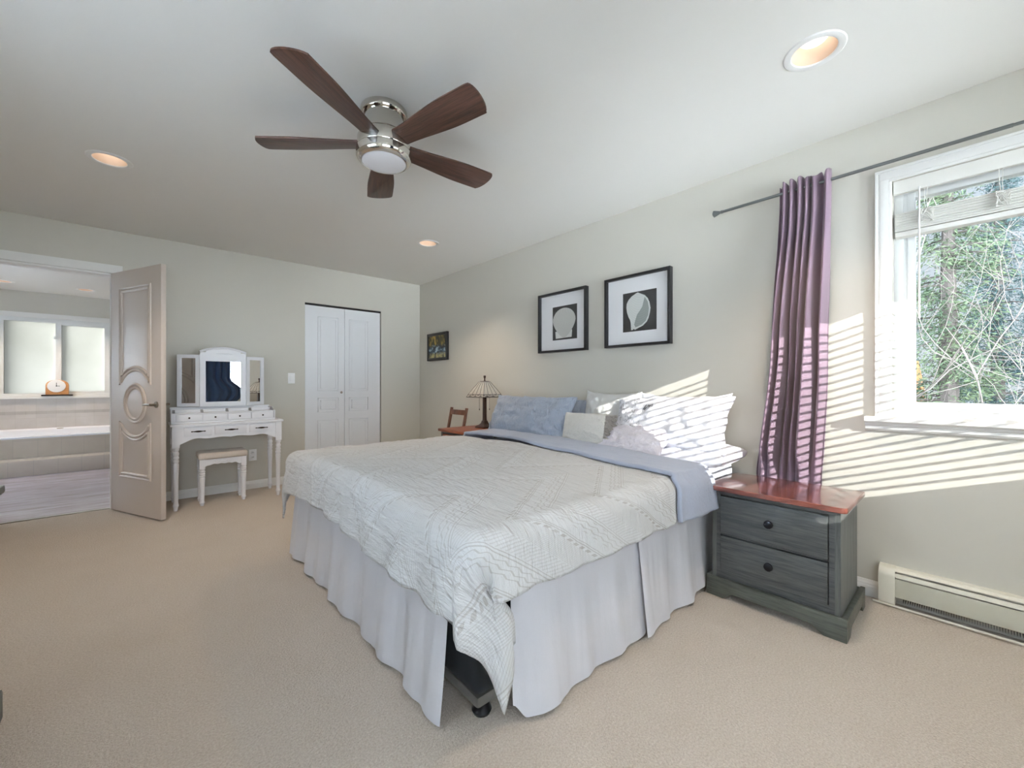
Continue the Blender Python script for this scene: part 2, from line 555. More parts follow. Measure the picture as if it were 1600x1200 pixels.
def thing(name, label, cat, loc=(0, 0, 0), group=None):
    o = bpy.data.objects.new(name, None)
    COL.objects.link(o)
    o.location = loc
    o.empty_display_size = 0.1
    ORG[o.name] = Vector(loc)
    return tag(o, label, cat, group)

def struct(o):
    o['kind'] = 'structure'
    return o

def fbm(x, y, z=0.0, octv=4):
    t, a, f = 0.0, 0.5, 1.0
    for _ in range(octv):
        t += a * noise.noise((x * f, y * f, z * f))
        a *= 0.5
        f *= 2.0
    return t

def sstep(a, b, x):
    t = max(0.0, min(1.0, (x - a) / (b - a)))
    return t * t * (3 - 2 * t)

# ---------------------------------------------------------------- room shell
XL, XR, YR, YB, ZC = -1.10, 2.81, -1.00, 5.05, 2.455
BXL, BXR, BYB = -2.6, 0.6, 9.20
T = 0.15

def wall_mesh(axis, p0, p1, u0, u1, z0, z1, holes):
    """wall slab between planes p0,p1 on axis; holes are (ua,ub,za,zb)"""
    mb = MB()
    us = sorted({u0, u1, *[h[0] for h in holes], *[h[1] for h in holes]})
    zs = sorted({z0, z1, *[h[2] for h in holes], *[h[3] for h in holes]})
    for a, b in zip(us, us[1:]):
        for c, d in zip(zs, zs[1:]):
            um, zm = (a + b) / 2, (c + d) / 2
            if any(h[0] < um < h[1] and h[2] < zm < h[3] for h in holes): continue
            if axis == 'X': mb.box(p0, p1, a, b, c, d)
            else: mb.box(a, b, p0, p1, c, d)
    return mb

RW = (-0.83, 0.27, 0.93, 2.12)          # right window opening (Y, Z)
SW = (1.05, 2.60, 0.97, 2.09)           # rear window opening (X, Z)
DR = (-0.98, -0.215, 0.0, 2.075)        # bathroom doorway (X, Z)
CL = (1.353, 2.257, 0.0, 2.03)          # closet opening (X, Z)
BW = (-1.60, -0.40, 0.92, 2.08)         # bathroom window (X, Z)
struct(wall_mesh('X', XR, XR + T, YR - T, YB + 0.7, 0, ZC, [RW]).build('wall_right', M['wall']))
LW = (0.60, 2.00, 0.80, 2.05)          # unseen left window added for fill light, behind a sheer (Y, Z)
RL = (-0.90, 0.76, 0.25, 2.12)          # unseen second rear window added for fill light, behind a sheer (X, Z)
struct(wall_mesh('X', XL - T, XL, YR - T, YB, 0, ZC, [LW]).build('wall_left', M['wall']))
struct(wall_mesh('Y', YR - T, YR, XL, XR, 0, ZC, [SW, RL]).build('wall_rear', M['wall']))
struct(wall_mesh('Y', YB, YB + 0.12, BXL, XR, 0, ZC, [DR, CL]).build('wall_back', M['wall']))
mb = MB()
mb.box(CL[0] - 0.12, XR, YB + 0.66, YB + 0.7, 0, ZC)
mb.box(CL[0] - 0.12, CL[0] - 0.08, YB + 0.12, YB + 0.66, 0, ZC)
struct(mb.build('wall_closet', M['dark']))
BL = (5.9, 7.7, 0.80, 2.10)             # unseen side window added to brighten the bathroom (Y, Z)
struct(wall_mesh('Y', BYB, BYB + T, BXL, BXR, 0, ZC, [BW]).build('wall_bathroom_back', M['wall']))
struct(wall_mesh('X', BXL - T, BXL, YB, BYB + T, 0, ZC, [BL]).build('wall_bathroom_left', M['wall']))
struct(wall_mesh('X', BXR, BXR + 0.12, YB + 0.12, BYB + T, 0, ZC, []).build('wall_bathroom_right', M['wall']))

mb = MB()
mb.box(XL - T, XR + T, YR - T, YB + 0.03, -0.12, 0.0)
mb.box(CL[0] - 0.12, XR, YB + 0.03, YB + 0.7, -0.12, 0.0)
struct(mb.build('floor', M['carpet']))
mb = MB()
mb.box(BXL - T, BXR + 0.12, YB + 0.03, BYB + T, -0.12, 0.0)
struct(mb.build('floor_bathroom', M['vinyl']))
mb = MB()
mb.box(DR[0], DR[1], YB + 0.012, YB + 0.045, 0.0, 0.006)
struct(mb.build('trim_1', M['steel'], bevel=0.002))

CANS = [(2.035, 0.43), (-0.16, 3.47), (2.03, 3.49)]
BCANS = [(-1.40, 8.50), (-0.64, 8.50)]
HOLE_R = 0.083
def ceiling_mesh(x0, x1, y0, y1, cans):
    mb = MB()
    h = 0.14
    xs = sorted({x0, x1, *[c[0] - h for c in cans], *[c[0] + h for c in cans]})
    ys = sorted({y0, y1, *[c[1] - h for c in cans], *[c[1] + h for c in cans]})
    for a, b in zip(xs, xs[1:]):
        for c, d in zip(ys, ys[1:]):
            xm, ym = (a + b) / 2, (c + d) / 2
            if any(abs(xm - q[0]) < h and abs(ym - q[1]) < h for q in cans): continue
            mb.add([(a, c, ZC), (b, c, ZC), (b, d, ZC), (a, d, ZC)], [(3, 2, 1, 0)])
    seg = 32
    for cx, cy in cans:
        vs_ = []
        for k in range(seg):
            an = 2 * PI * k / seg
            c, s_ = math.cos(an), math.sin(an)
            q = h / max(abs(c), abs(s_))
            vs_ += [(cx + HOLE_R * c, cy + HOLE_R * s_, ZC), (cx + q * c, cy + q * s_, ZC)]
        mb.add(vs_, [(2 * k, 2 * ((k + 1) % seg), 2 * ((k + 1) % seg) + 1, 2 * k + 1) for k in range(seg)])
    mb.box(x0, x1, y0, y1, ZC + 0.22, ZC + 0.30)
    for (a, b, c, d) in ((x0, x0 + .02, y0, y1), (x1 - .02, x1, y0, y1), (x0, x1, y0, y0 + .02), (x0, x1, y1 - .02, y1)):
        mb.box(a, b, c, d, ZC + 0.001, ZC + 0.22)
    return mb
struct(ceiling_mesh(XL - T, XR + T, YR - T, YB + 0.06, CANS).build('ceiling', M['ceiling'], recalc=False))
struct(ceiling_mesh(BXL - T, BXR + 0.12, YB + 0.06, BYB + T, BCANS).build('ceiling_bathroom', M['ceiling'], recalc=False))
mb = MB()
mb.box(BXR + 0.12, XR + T, YB + 0.06, YB + 0.7 + 0.05, ZC, ZC + 0.05)
struct(mb.build('ceiling_closet', M['dark']))

def baseboard(name, segs):
    mb = MB()
    for (x0, x1, y0, y1, nx, ny) in segs:
        L = Vector((x1 - x0, y1 - y0, 0))
        prof = [(0, 0), (0.014, 0), (0.014, 0.052), (0.011, 0.060), (0.011, 0.066), (0.006, 0.074), (0.004, 0.082), (0, 0.084)]
        for k in range(len(prof)):
            pass
        vs_ = []
        for (px, py) in ((x0, y0), (x1, y1)):
            for d, z in prof: vs_.append((px + nx * d, py + ny * d, z))
        n = len(prof)
        mb.add(vs_, [(i, (i + 1) % n, n + (i + 1) % n, n + i) for i in range(n)] + [tuple(range(n)), tuple(range(2 * n - 1, n - 1, -1))])
    return struct(mb.build(name, M['trim'], smooth=20))
baseboard('baseboard_back', [(-0.14, CL[0], YB, YB, 0, -1), (CL[1], XR, YB, YB, 0, -1)])
baseboard('baseboard_right', [(XR, XR, 0.315, YB, -1, 0)])
baseboard('baseboard_left', [(XL, XL, YR, YB, 1, 0)])

# casing of the bathroom doorway
mb = MB()
for (y0, y1) in ((YB - 0.018, YB), (YB + 0.12, YB + 0.138)):
    mb.box(DR[0] - 0.065, DR[0], y0, y1, 0, DR[3])
    mb.box(DR[1], DR[1] + 0.065, y0, y1, 0, DR[3])
    mb.box(DR[0] - 0.065, DR[1] + 0.065, y0, y1, DR[3], DR[3] + 0.072)
mb.box(DR[0], DR[0] + 0.018, YB, YB + 0.12, 0, DR[3])
mb.box(DR[1] - 0.018, DR[1], YB, YB + 0.12, 0, DR[3])
mb.box(DR[0] + 0.018, DR[1] - 0.018, YB, YB + 0.12, DR[3] - 0.018, DR[3])
struct(mb.build('trim_2', M['trim'], bevel=0.004))

# ---------------------------------------------------------------- bathroom door leaf (open)
hx, hy = -0.205, 4.985
ux, uy = 0.422, -0.907                      # along the leaf, from hinge to free edge
W_, H_ = 0.745, 2.045
nx_, ny_ = uy, -ux                          # faces the camera side (-0.907,-0.422)
DM = Matrix(((ux, nx_, 0, hx), (uy, ny_, 0, hy), (0, 0, 1, 0.014), (0, 0, 0, 1)))
d1 = struct(bpy.data.objects.new('door_1', None))
COL.objects.link(d1)
d1.location = (hx, hy, 0.014)
ORG[d1.name] = Vector((hx, hy, 0.014))
mb = MB()
mb.box(0, W_, -0.0175, 0.0175, 0, H_, mtx=DM)
mb.build('door_leaf', M['door'], d1, bevel=0.002)
def arc(cx, cz, r, a0, a1, n=20):
    return [(cx + r * math.cos(R(a0 + (a1 - a0) * i / n)), cz + r * math.sin(R(a0 + (a1 - a0) * i / n))) for i in range(n + 1)]
def moulding(mb, pts, side, closed):
    y = 0.0175 * side
    mb.tube([(a, y, b) for a, b in pts], 0.0115, 8, mtx=DM, closed=closed)
cu, cz_ = 0.375, 0.925
mb = MB()
for side in (1, -1):
    for hw in (0.225, 0.198):
        ra = 0.275 + (0.225 - hw)
        aa = math.degrees(math.acos(hw / ra))
        zt = 1.895 - (0.225 - hw)
        zl = 0.305 + (0.225 - hw)
        up = [(cu - hw, zt), (cu + hw, zt)] + arc(cu, cz_, ra, aa, 180 - aa) + [(cu - hw, zt)]
        lo = [(cu + hw, zl), (cu - hw, zl)] + arc(cu, cz_, ra, 180 + aa, 360 - aa) + [(cu + hw, zl)]
        for path in (up, lo):
            dense = []
            for p, q in zip(path, path[1:]):
                n_ = max(1, int(math.hypot(q[0] - p[0], q[1] - p[1]) / 0.05))
                dense += [(p[0] + (q[0] - p[0]) * i / n_, p[1] + (q[1] - p[1]) * i / n_) for i in range(n_)]
            moulding(mb, dense, side, True)
    for r_ in (0.158, 0.130):
        moulding(mb, arc(cu, cz_, r_, 0, 360, 40)[:-1], side, True)
mb.build('panel_moulding', M['door'], d1)
mb = MB()
for side in (1, -1):
    y0 = 0.0175 * side
    mb.lathe([(0.026, 0), (0.026, 0.006 * side), (0.022, 0.010 * side)], (0.685, y0, 0.92), 'Y', 20, mtx=DM)
    mb.lathe([(0.010, 0), (0.010, 0.048 * side)], (0.685, y0, 0.92), 'Y', 12, mtx=DM)
    mb.tube([(0.69, y0 + 0.045 * side, 0.92), (0.65, y0 + 0.047 * side, 0.921), (0.60, y0 + 0.046 * side, 0.919), (0.575, y0 + 0.04 * side, 0.917)],
            [0.010, 0.0095, 0.0085, 0.007], 10, mtx=DM)
mb.build('door_handle', M['steel'], d1, label='satin nickel lever handle')
mb = MB()
for z in (0.22, 1.02, 1.82):
    mb.lathe([(0.007, -0.045), (0.007, 0.045)], (-0.006, 0.0, z), 'Z', 10, mtx=DM)
mb.build('hinge', M['steel'], d1)

# ---------------------------------------------------------------- closet bifold door
d2 = struct(bpy.data.objects.new('door_2', None))
COL.objects.link(d2)
d2.location = (1.805, YB + 0.03, 0)
ORG[d2.name] = Vector((1.805, YB + 0.03, 0))
def leaf(x0, x1, pl, pr):
    mb = MB()
    mb.box(x0, x1, YB + 0.012, YB + 0.046, 0.015, 2.006)
    yf = YB + 0.012
    for (za, zb) in ((1.02, 1.885), (0.775, 0.938), (0.15, 0.675)):
        for k, (i, r_) in enumerate(((0.0, 0.006), (0.028, 0.0045))):
            a, b, c, d = pl + i, pr - i, za + i, zb - i
            if d - c < 0.02: continue
            mb.tube([(a, yf, c), (b, yf, c), (b, yf, d), (a, yf, d)], r_, 6, closed=True)
        mb.box(pl + 0.034, pr - 0.034, yf - 0.004, yf, za + 0.034, zb - 0.034)
    return mb
leaf(1.357, 1.798, 1.497, 1.725).build('closet_leaf', M['closet'], d2)
leaf(1.802, 2.246, 1.857, 2.087).build('closet_leaf', M['closet'], d2)
mb = MB()
mb.lathe([(0.006, 0), (0.006, -0.012), (0.013, -0.016), (0.0145, -0.022), (0.012, -0.027), (0.004, -0.029)], (1.757, YB + 0.012, 1.0), 'Y', 16)
mb.build('closet_knob', M['steel'], d2, label='small round nickel knob')
mb = MB()
mb.box(CL[0], CL[1], YB + 0.01, YB + 0.05, 2.012, 2.03)
mb.build('track', M['gap'], d2)

# ---------------------------------------------------------------- right window
w1 = struct(bpy.data.objects.new('window_1', None))
COL.objects.link(w1)
w1.location = (XR, -0.28, 1.53)
ORG[w1.name] = Vector((XR, -0.28, 1.53))
y0, y1, z0, z1 = RW
def casing_profile(mb, t0, wdt):
    # (inner offset, projection) stepped colonial casing, swept as boxes
    steps = [(0.0, 0.012, 0.012), (0.012, 0.044, 0.017), (0.044, 0.052, 0.013), (0.052, wdt, 0.021)]
    for a, b, p in steps:
        mb.box(XR - p, XR, y1 + a, y1 + b, z0, z1 + a)
        mb.box(XR - p, XR, y0 - b, y0 - a, z0, z1 + a)
        mb.box(XR - p, XR, y0 - b, y1 + b, z1 + a, z1 + b)
mb = MB()
casing_profile(mb, 0, 0.063)
mb.build('window_casing', M['trim'], w1, bevel=0.002)
mb = MB()
prof = [(XR + 0.09, 0.935), (XR - 0.055, 0.935), (XR - 0.062, 0.928), (XR - 0.062, 0.912), (XR - 0.055, 0.906), (XR - 0.040, 0.902), (XR - 0.036, 0.892), (XR - 0.028, 0.888), (XR - 0.024, 0.872), (XR - 0.014, 0.862), (XR, 0.860), (XR, 0.9305), (XR + 0.09, 0.9305)]
mb.prism(prof, y0, y1, 'Y')
mb.prism([p for p in prof if p[0] <= XR - 1e-6] + [(XR, 0.860), (XR, 0.935)], y1, y1 + 0.10, 'Y')
mb.prism([p for p in prof if p[0] <= XR - 1e-6] + [(XR, 0.860), (XR, 0.935)], y0 - 0.10, y0, 'Y')
mb.build('window_sill', M['trim'], w1, smooth=20)
mb = MB()
xa, xb = XR + 0.085, XR + T
fw = 0.078
for k, (a, b, xx0, xx1) in enumerate(((0.0, 0.034, xa, xb), (0.034, 0.05, xa + 0.018, xb), (0.05, fw, xa + 0.012, xb))):
    mb.box(xx0, xx1, y1 - b, y1 - a, z0 + a, z1 - a)
    mb.box(xx0, xx1, y0 + a, y0 + b, z0 + a, z1 - a)
    mb.box(xx0, xx1, y0 + b, y1 - b, z1 - b, z1 - a)
    mb.box(xx0, xx1, y0 + b, y1 - b, z0 + a, z0 + b)
mb.build('window_frame', M['vinylframe'], w1, bevel=0.0015)
mb = MB()
mb.box(XR + 0.118, XR + 0.122, y0 + fw, y1 - fw, z0 + fw, z1 - fw)
mb.build('window_pane', M['glass'], w1)

def raised_blind():
    t = thing('window_blind', 'white slatted blind pulled up to the top of the right-hand window', 'blind', (XR + 0.04, -0.28, 2.07))
    mb = MB()
    mb.box(XR + 0.005, XR + 0.03, y0 + 0.004, y1 - 0.004, 2.052, 2.118)
    mb.build('valance', M['blind'], t, bevel=0.003)
    mb = MB()
    mb.box(XR + 0.032, XR + 0.075, y0 + 0.006, y1 - 0.006, 2.078, 2.116)
    mb.build('head_rail', M['blind'], t, bevel=0.002)
    z = 1.862
    mb = MB()
    mb.box(XR + 0.014, XR + 0.066, y0 + 0.01, y1 - 0.01, 1.838, 1.862)
    mb.build('bottom_rail', M['blind'], t, bevel=0.004)
    for k in range(20):
        mb = MB()
        zz = 1.866 + k * 0.0045
        xo = 0.0025 * math.sin(k * 2.3)
        mb.box(XR + 0.014 + xo, XR + 0.064 + xo, y0 + 0.01, y1 - 0.01, zz, zz + 0.003)
        mb.build('slat', M['blind'], t)
    rnd = random.Random(4)
    for yk in (0.145, -0.09, -0.35, -0.62):
        mb = MB()
        mb.tube([(XR + 0.012, yk, 2.06), (XR + 0.010, yk + 0.002, 1.99), (XR + 0.011, yk, 1.95)], 0.0015, 5)
        mb.tube([(XR + 0.012, yk + 0.012, 2.06), (XR + 0.010, yk + 0.01, 1.99), (XR + 0.011, yk + 0.006, 1.95)], 0.0015, 5)
        pts = []
        for i in range(70):
            pts.append((XR + 0.004 + 0.008 * math.sin(i * 1.9), yk + 0.021 * math.sin(i * 0.83 + rnd.random()), 1.918 + 0.034 * math.cos(i * 0.57 + rnd.random() * 0.5)))
        mb.tube(pts, 0.0018, 5)
        mb.build('ladder_cord', M['blind'], t)
    mb = MB()
    mb.tube([(XR - 0.004, 0.172, 2.06), (XR - 0.004, 0.172, 1.42)], 0.0042, 8)
    mb.build('tilt_wand', M['vinylframe'], t, label='white tilt wand')
raised_blind()

# ---------------------------------------------------------------- rear window (seen in the vanity mirror, throws the striped sunlight)
w2 = struct(bpy.data.objects.new('window_2', None))
COL.objects.link(w2)
w2.location = (1.82, YR, 1.53)
ORG[w2.name] = Vector((1.82, YR, 1.53))
xa, xb, za, zb = SW
mb = MB()
mb.box(xa - 0.065, xa, YR, YR + 0.018, za, zb)
mb.box(xb, xb + 0.065, YR, YR + 0.018, za, zb)
mb.box(xa - 0.065, xb + 0.065, YR, YR + 0.018, zb, zb + 0.07)
mb.box(xa - 0.09, xb + 0.09, YR, YR + 0.05, za - 0.03, za)
mb.box(xa - 0.065, xb + 0.065, YR, YR + 0.015, za - 0.09, za - 0.03)
mb.build('window_casing', M['trim'], w2, bevel=0.003)
mb = MB()
f = 0.05
mb.box(xa, xa + f, YR - T, YR - 0.09, za, zb)
mb.box(xb - f, xb, YR - T, YR - 0.09, za, zb)
mb.box(xa + f, xb - f, YR - T, YR - 0.09, za, za + 0.02)
mb.box(xa + f, xb - f, YR - T, YR - 0.09, zb - f, zb)
mb.build('window_frame', M['vinylframe'], w2, bevel=0.002)
mb = MB()
mb.box(xa + f, xb - f, YR - 0.122, YR - 0.118, za + 0.02, zb - f)
mb.build('window_pane', M['glass'], w2)

t = thing('venetian_blind', 'white venetian blind let down over the rear window with tilted slats', 'blind', (1.82, YR - 0.045, zb))
mb = MB()
mb.box(xa + 0.01, xb - 0.01, YR - 0.07, YR - 0.015, zb - 0.10, zb - 0.004)
mb.build('valance', M['blind'], t, bevel=0.003)
SL_T = R(7.5)
for k in range(22):
    zz = 1.003 + 0.0437 * k
    mb = MB()
    mt = Matrix.Translation((0, YR - 0.045, zz)) @ Matrix.Rotation(-SL_T, 4, 'X')
    mb.box(xa + 0.012, xb - 0.012, -0.025, 0.025, -0.0014, 0.0014, mtx=mt)
    mb.build('slat', M['blind'], t)
mb = MB()
mb.box(xa + 0.012, xb - 0.012, YR - 0.07, YR - 0.02, 0.972, 0.987)
mb.build('bottom_rail', M['blind'], t, bevel=0.003)

# unseen windows added for fill light, closed by white sheer shades that spread it
def fill_window(name, axis, plane, u0, u1, z0, z1):
    w = struct(bpy.data.objects.new(name, None))
    COL.objects.link(w)
    inn = plane
    w.location = (inn, (u0 + u1) / 2, 1.4) if axis == 'X' else ((u0 + u1) / 2, inn, 1.4)
    ORG[w.name] = w.location.copy()
    def bx(mb, a, b, p, q, c, d):
        if axis == 'X': mb.box(p, q, a, b, c, d)
        else: mb.box(a, b, p, q, c, d)
    mb = MB()
    bx(mb, u0 - 0.065, u0, inn, inn + 0.018, z0, z1)
    bx(mb, u1, u1 + 0.065, inn, inn + 0.018, z0, z1)
    bx(mb, u0 - 0.065, u1 + 0.065, inn, inn + 0.018, z1, z1 + 0.07)
    bx(mb, u0 - 0.08, u1 + 0.08, inn, inn + 0.045, z0 - 0.03, z0)
    mb.build('window_casing', M['trim'], w, bevel=0.003)
    mb = MB()
    f = 0.05
    bx(mb, u0, u0 + f, inn - T, inn - 0.09, z0, z1)
    bx(mb, u1 - f, u1, inn - T, inn - 0.09, z0, z1)
    bx(mb, u0 + f, u1 - f, inn - T, inn - 0.09, z0, z0 + f)
    bx(mb, u0 + f, u1 - f, inn - T, inn - 0.09, z1 - f, z1)
    mb.build('window_frame', M['vinylframe'], w, bevel=0.002)
    mb = MB()
    bx(mb, u0 + f, u1 - f, inn - 0.122, inn - 0.118, z0 + f, z1 - f)
    mb.build('window_pane', M['glass'], w)
    mb = MB()
    bx(mb, u0 + 0.006, u1 - 0.006, inn - 0.051, inn - 0.049, z0 + 0.004, z1 - 0.004)
    mb.build('fill_sheer', M['sheer'], w)
fill_window('fill_window_left', 'X', XL, *LW)
fill_window('fill_window_rear', 'Y', YR, *RL)
fill_window('fill_window_bath', 'X', BXL, *BL)

# ---------------------------------------------------------------- ceiling lights
def can(cx, cy, label, power):
    t = thing('recessed_ceiling_light', label, 'ceiling light', (cx, cy, ZC), 'recessed ceiling lights')
    mb = MB()
    mb.lathe([(HOLE_R - 0.006, 0.0), (HOLE_R - 0.004, -0.004), (HOLE_R + 0.006, -0.006), (HOLE_R + 0.02, -0.004), (HOLE_R + 0.024, 0.0)], (cx, cy, ZC), 'Z', 40, cap=False)
    mb.build('trim_ring', M['trim'], t)
    mb = MB()
    r0 = HOLE_R - 0.002
    mb.lathe([(r0, 0.0), (r0 - 0.001, 0.004), (r0 - 0.006, 0.05), (r0 - 0.010, 0.10), (r0 - 0.012, 0.14)], (cx, cy, ZC), 'Z', 40, cap=False)
    mb.add([(cx + (r0 - 0.012) * math.cos(2 * PI * k / 40), cy + (r0 - 0.012) * math.sin(2 * PI * k / 40), ZC + 0.14) for k in range(40)], [tuple(range(40))])
    mb.build('baffle', M['baffle'], t)
    mb = MB()
    mb.lathe([(0.03, 0.139), (0.046, 0.10), (0.054, 0.070), (0.053, 0.056), (0.044, 0.046), (0.022, 0.040), (0.002, 0.039)], (cx, cy, ZC), 'Z', 32)
    mb.build('light_bulb', M['bulb'], t, label='glowing warm reflector bulb')
    ld = bpy.data.lights.new('can_glow', 'SPOT')
    ld.energy = power
    ld.color = (1.0, 0.80, 0.60)
    ld.spot_size = R(110)
    ld.spot_blend = 0.8
    ld.shadow_soft_size = 0.05
    lo = bpy.data.objects.new('can_glow', ld)
    COL.objects.link(lo)
    lo.parent = t
    lo.location = (0, 0, -0.012)
can(*CANS[0], 'recessed ceiling light above the striped sunlit wall, nearest the curtain rod', CAN_W)
can(*CANS[1], 'recessed ceiling light on the bedroom ceiling in front of the bathroom doorway', CAN_W)
can(*CANS[2], 'recessed ceiling light near the far corner above the shade lamp', CAN_W)
can(*BCANS[0], 'recessed bathroom ceiling light at the left edge of the photo', CAN_W)
can(*BCANS[1], 'recessed bathroom ceiling light close beside the open door leaf', CAN_W)

# ---------------------------------------------------------------- ceiling fan
FX, FY = 0.885, 1.945
fan = thing('ceiling_fan', 'flush-mount ceiling fan with five dark walnut blades and polished nickel housing', 'ceiling fan', (FX, FY, ZC))
def lathe_part(name, prof, m, parent, centre, seg=48, axis='Z', **k):
    mb = MB()
    mb.lathe(prof, centre, axis, seg)
    return mb.build(name, m, parent, **k)
lathe_part('canopy', [(0.108, 0.0), (0.112, -0.006), (0.113, -0.026), (0.108, -0.034), (0.098, -0.036)], M['chrome'], fan, (FX, FY, ZC))
lathe_part('neck', [(0.098, -0.036), (0.098, -0.075), (0.100, -0.078), (0.100, -0.118)], M['chrome'], fan, (FX, FY, ZC))
lathe_part('motor_housing', [(0.100, -0.118), (0.106, -0.122), (0.118, -0.132), (0.126, -0.150), (0.128, -0.196), (0.126, -0.200)], M['chrome'], fan, (FX, FY, ZC))
mb = MB()
mb.lathe([(0.129, -0.202), (0.132, -0.206), (0.132, -0.236), (0.126, -0.248), (0.116, -0.256), (0.108, -0.258), (0.105, -0.254)], (FX, FY, ZC), 'Z', 48)
light_kit = mb.build('light_ring', M['chrome'], fan)
lathe_part('light_lens', [(0.106, -0.250), (0.104, -0.259), (0.09, -0.264), (0.06, -0.268), (0.03, -0.270), (0.002, -0.2705)], M['opal'], light_kit, (FX, FY, ZC), label='round opal glass lens')
for ang in (68, 140, 212, 284, 356):
    mb = MB()
    outline = []
    r0, r1 = 0.105, 0.585
    n = 20
    top, bot = [], []
    for i in range(n + 1):
        q = i / n
        rr = r0 + (r1 - r0) * q
        hw = 0.050 + 0.027 * sstep(0, 0.75, q)
        top.append((rr, hw))
        bot.append((rr, -hw))
    tip = [(r1 + 0.030 * math.cos(R(a)) - 0.010 * math.sin(R(a)), 0.077 * math.sin(R(a))) for a in range(75, -76, -15)]
    tip = [(x - 0.0, y) for x, y in tip]
    outline = top + tip + bot[::-1]
    mt = Matrix.Translation((FX, FY, ZC - 0.168)) @ Matrix.Rotation(R(ang), 4, 'Z') @ Matrix.Rotation(R(-11), 4, 'X')
    mb.prism([(a, b) for a, b in outline], -0.004, 0.004, 'Z')
    o = mb.build('fan_blade', M['blade'], fan, loc=None, bevel=0.0015)
    # the blade keeps its own axes so its grain runs along it
    me = o.data
    me.transform(Matrix.Translation(Vector((FX, FY, ZC))))
    o.matrix_parent_inverse = Matrix.Identity(4)
    o.location = mt.translation - Vector((FX, FY, ZC))
    o.rotation_euler = mt.to_euler()

# ---------------------------------------------------------------- pictures
def shell_scallop(mb, X, cy, cz, s):
    # the two small ears at the hinge, then the fan over them
    mb.prism([(cy + 0.104, cz - 0.075), (cy + 0.098, cz - 0.138), (cy - 0.088, cz - 0.134), (cy - 0.094, cz - 0.070)], X - 0.0010, X - 0.0005, 'X', 2)
    pts = []
    for i in range(60):
        a = 2 * PI * i / 60
        c, d = math.cos(a), math.sin(a)
        w = 0.133 * (1.0 if d > 0 else 1.0 - 0.42 * (-d) ** 1.4)
        h = 0.112 if d > 0 else 0.155
        pts.append((cy - c * w, cz + 0.020 + d * h))
    mb.prism(pts, X - 0.0018, X - 0.0010, 'X', 1)
def rib_mat(name, light, dark, cy, cz, fan=True):
    n = N(name)
    v = n.coord()
    sep = n.n('ShaderNodeSeparateXYZ')
    n.l(v, sep.inputs[0])
    if fan:
        an = n.math('ARCTAN2', n.math('SUBTRACT', sep.outputs['Y'], cy), n.math('ADD', n.math('SUBTRACT', sep.outputs['Z'], cz), 0.13))
        w = n.math('MULTIPLY_ADD', n.math('SINE', n.math('MULTIPLY', an, 75.0)), 0.5, 0.5)
    else:
        rr = n.math('ADD', n.math('MULTIPLY', sep.outputs['Z'], 1.0), n.math('MULTIPLY', n.math('POWER', n.math('ABSOLUTE', n.math('SUBTRACT', sep.outputs['Y'], cy)), 2.0), 5.0))
        w = n.math('MULTIPLY_ADD', n.math('SINE', n.math('MULTIPLY', rr, 480.0)), 0.5, 0.5)
    col = n.mix(n.math('MULTIPLY', w, 0.55), lin(light), lin(dark))
    return n.done(n.bsdf(Base_Color=col, Roughness=0.5))
M['print_dark'] = plain('dark_print_ground', (62, 62, 62), 0.5, var=0.2)
M['inner'] = rib_mat('print_shell_hollow', (150, 156, 152), (118, 124, 120), 0, 0, False)
def picture(label, ya, yb, za, zb, sq, kind):
    cy, cz = (ya + yb) / 2, (za + zb) / 2
    t = thing('framed_picture', label, 'picture', (XR, cy, cz), 'black framed shell prints')
    fwd, dep = 0.020, 0.042
    mb = MB()
    mb.box(XR - dep, XR, ya, ya + fwd, za, zb)
    mb.box(XR - dep, XR, yb - fwd, yb, za, zb)
    mb.box(XR - dep, XR, ya + fwd, yb - fwd, za, za + fwd)
    mb.box(XR - dep, XR, ya + fwd, yb - fwd, zb - fwd, zb)
    mb.build('picture_frame', M['blackframe'], t, bevel=0.0015)
    mb = MB()
    mb.box(XR - 0.012, XR - 0.004, ya + fwd, yb - fwd, za + fwd, zb - fwd)
    mb.build('mat_board', M['mat'], t)
    X = XR - 0.0125
    mb = MB()
    oy, oz, h = sq
    mb.box(X - 0.0005, X, cy + oy - h, cy + oy + h, cz + oz - h * 1.06, cz + oz + h * 1.06, 0)
    mats = [M['print_dark']]
    if kind == 'scallop':
        shell_scallop(mb, X, cy + oy + 0.006, cz + oz, 1)
        mats.append(rib_mat('print_scallop', (198, 198, 194), (160, 160, 156), cy + oy - cy, oz))
        mats.append(plain('print_shell_ear', (214, 214, 210), 0.5))
    else:
        c, d = cy + oy, cz + oz
        body = [(0.078, 0.055), (0.066, 0.078), (0.045, 0.098), (0.018, 0.112), (0.008, 0.115), (-0.012, 0.104), (-0.034, 0.092), (-0.052, 0.07), (-0.062, 0.045), (-0.068, 0.01), (-0.064, -0.02), (-0.056, -0.05), (-0.046, -0.07), (-0.022, -0.092), (0.008, -0.104), (0.026, -0.113), (0.034, -0.105), (0.040, -0.112), (0.050, -0.112), (0.052, -0.07), (0.056, -0.05), (0.066, -0.03), (0.076, 0.0), (0.080, 0.03)]
        body = [(c + y * 1.38, d + z * 1.24) for y, z in body]
        mb.prism(body, X - 0.0016, X - 0.0008, 'X', 1)
        hol = [(-0.034, 0.082), (-0.052, 0.05), (-0.059, 0.01), (-0.055, -0.03), (-0.04, -0.065), (-0.015, -0.086), (0.022, -0.098), (0.030, -0.08), (0.022, -0.05), (0.012, -0.02), (-0.005, 0.002), (-0.02, 0.025), (-0.026, 0.05)]
        mb.prism([(c + y * 1.38, d + z * 1.24) for y, z in hol], X - 0.0024, X - 0.0016, 'X', 2)
        mats.append(rib_mat('print_conch', (214, 216, 214), (164, 168, 166), 0, 0, False))
        mats.append(M['inner'])
    mb.build('shell_print', mats, t, smooth=0)
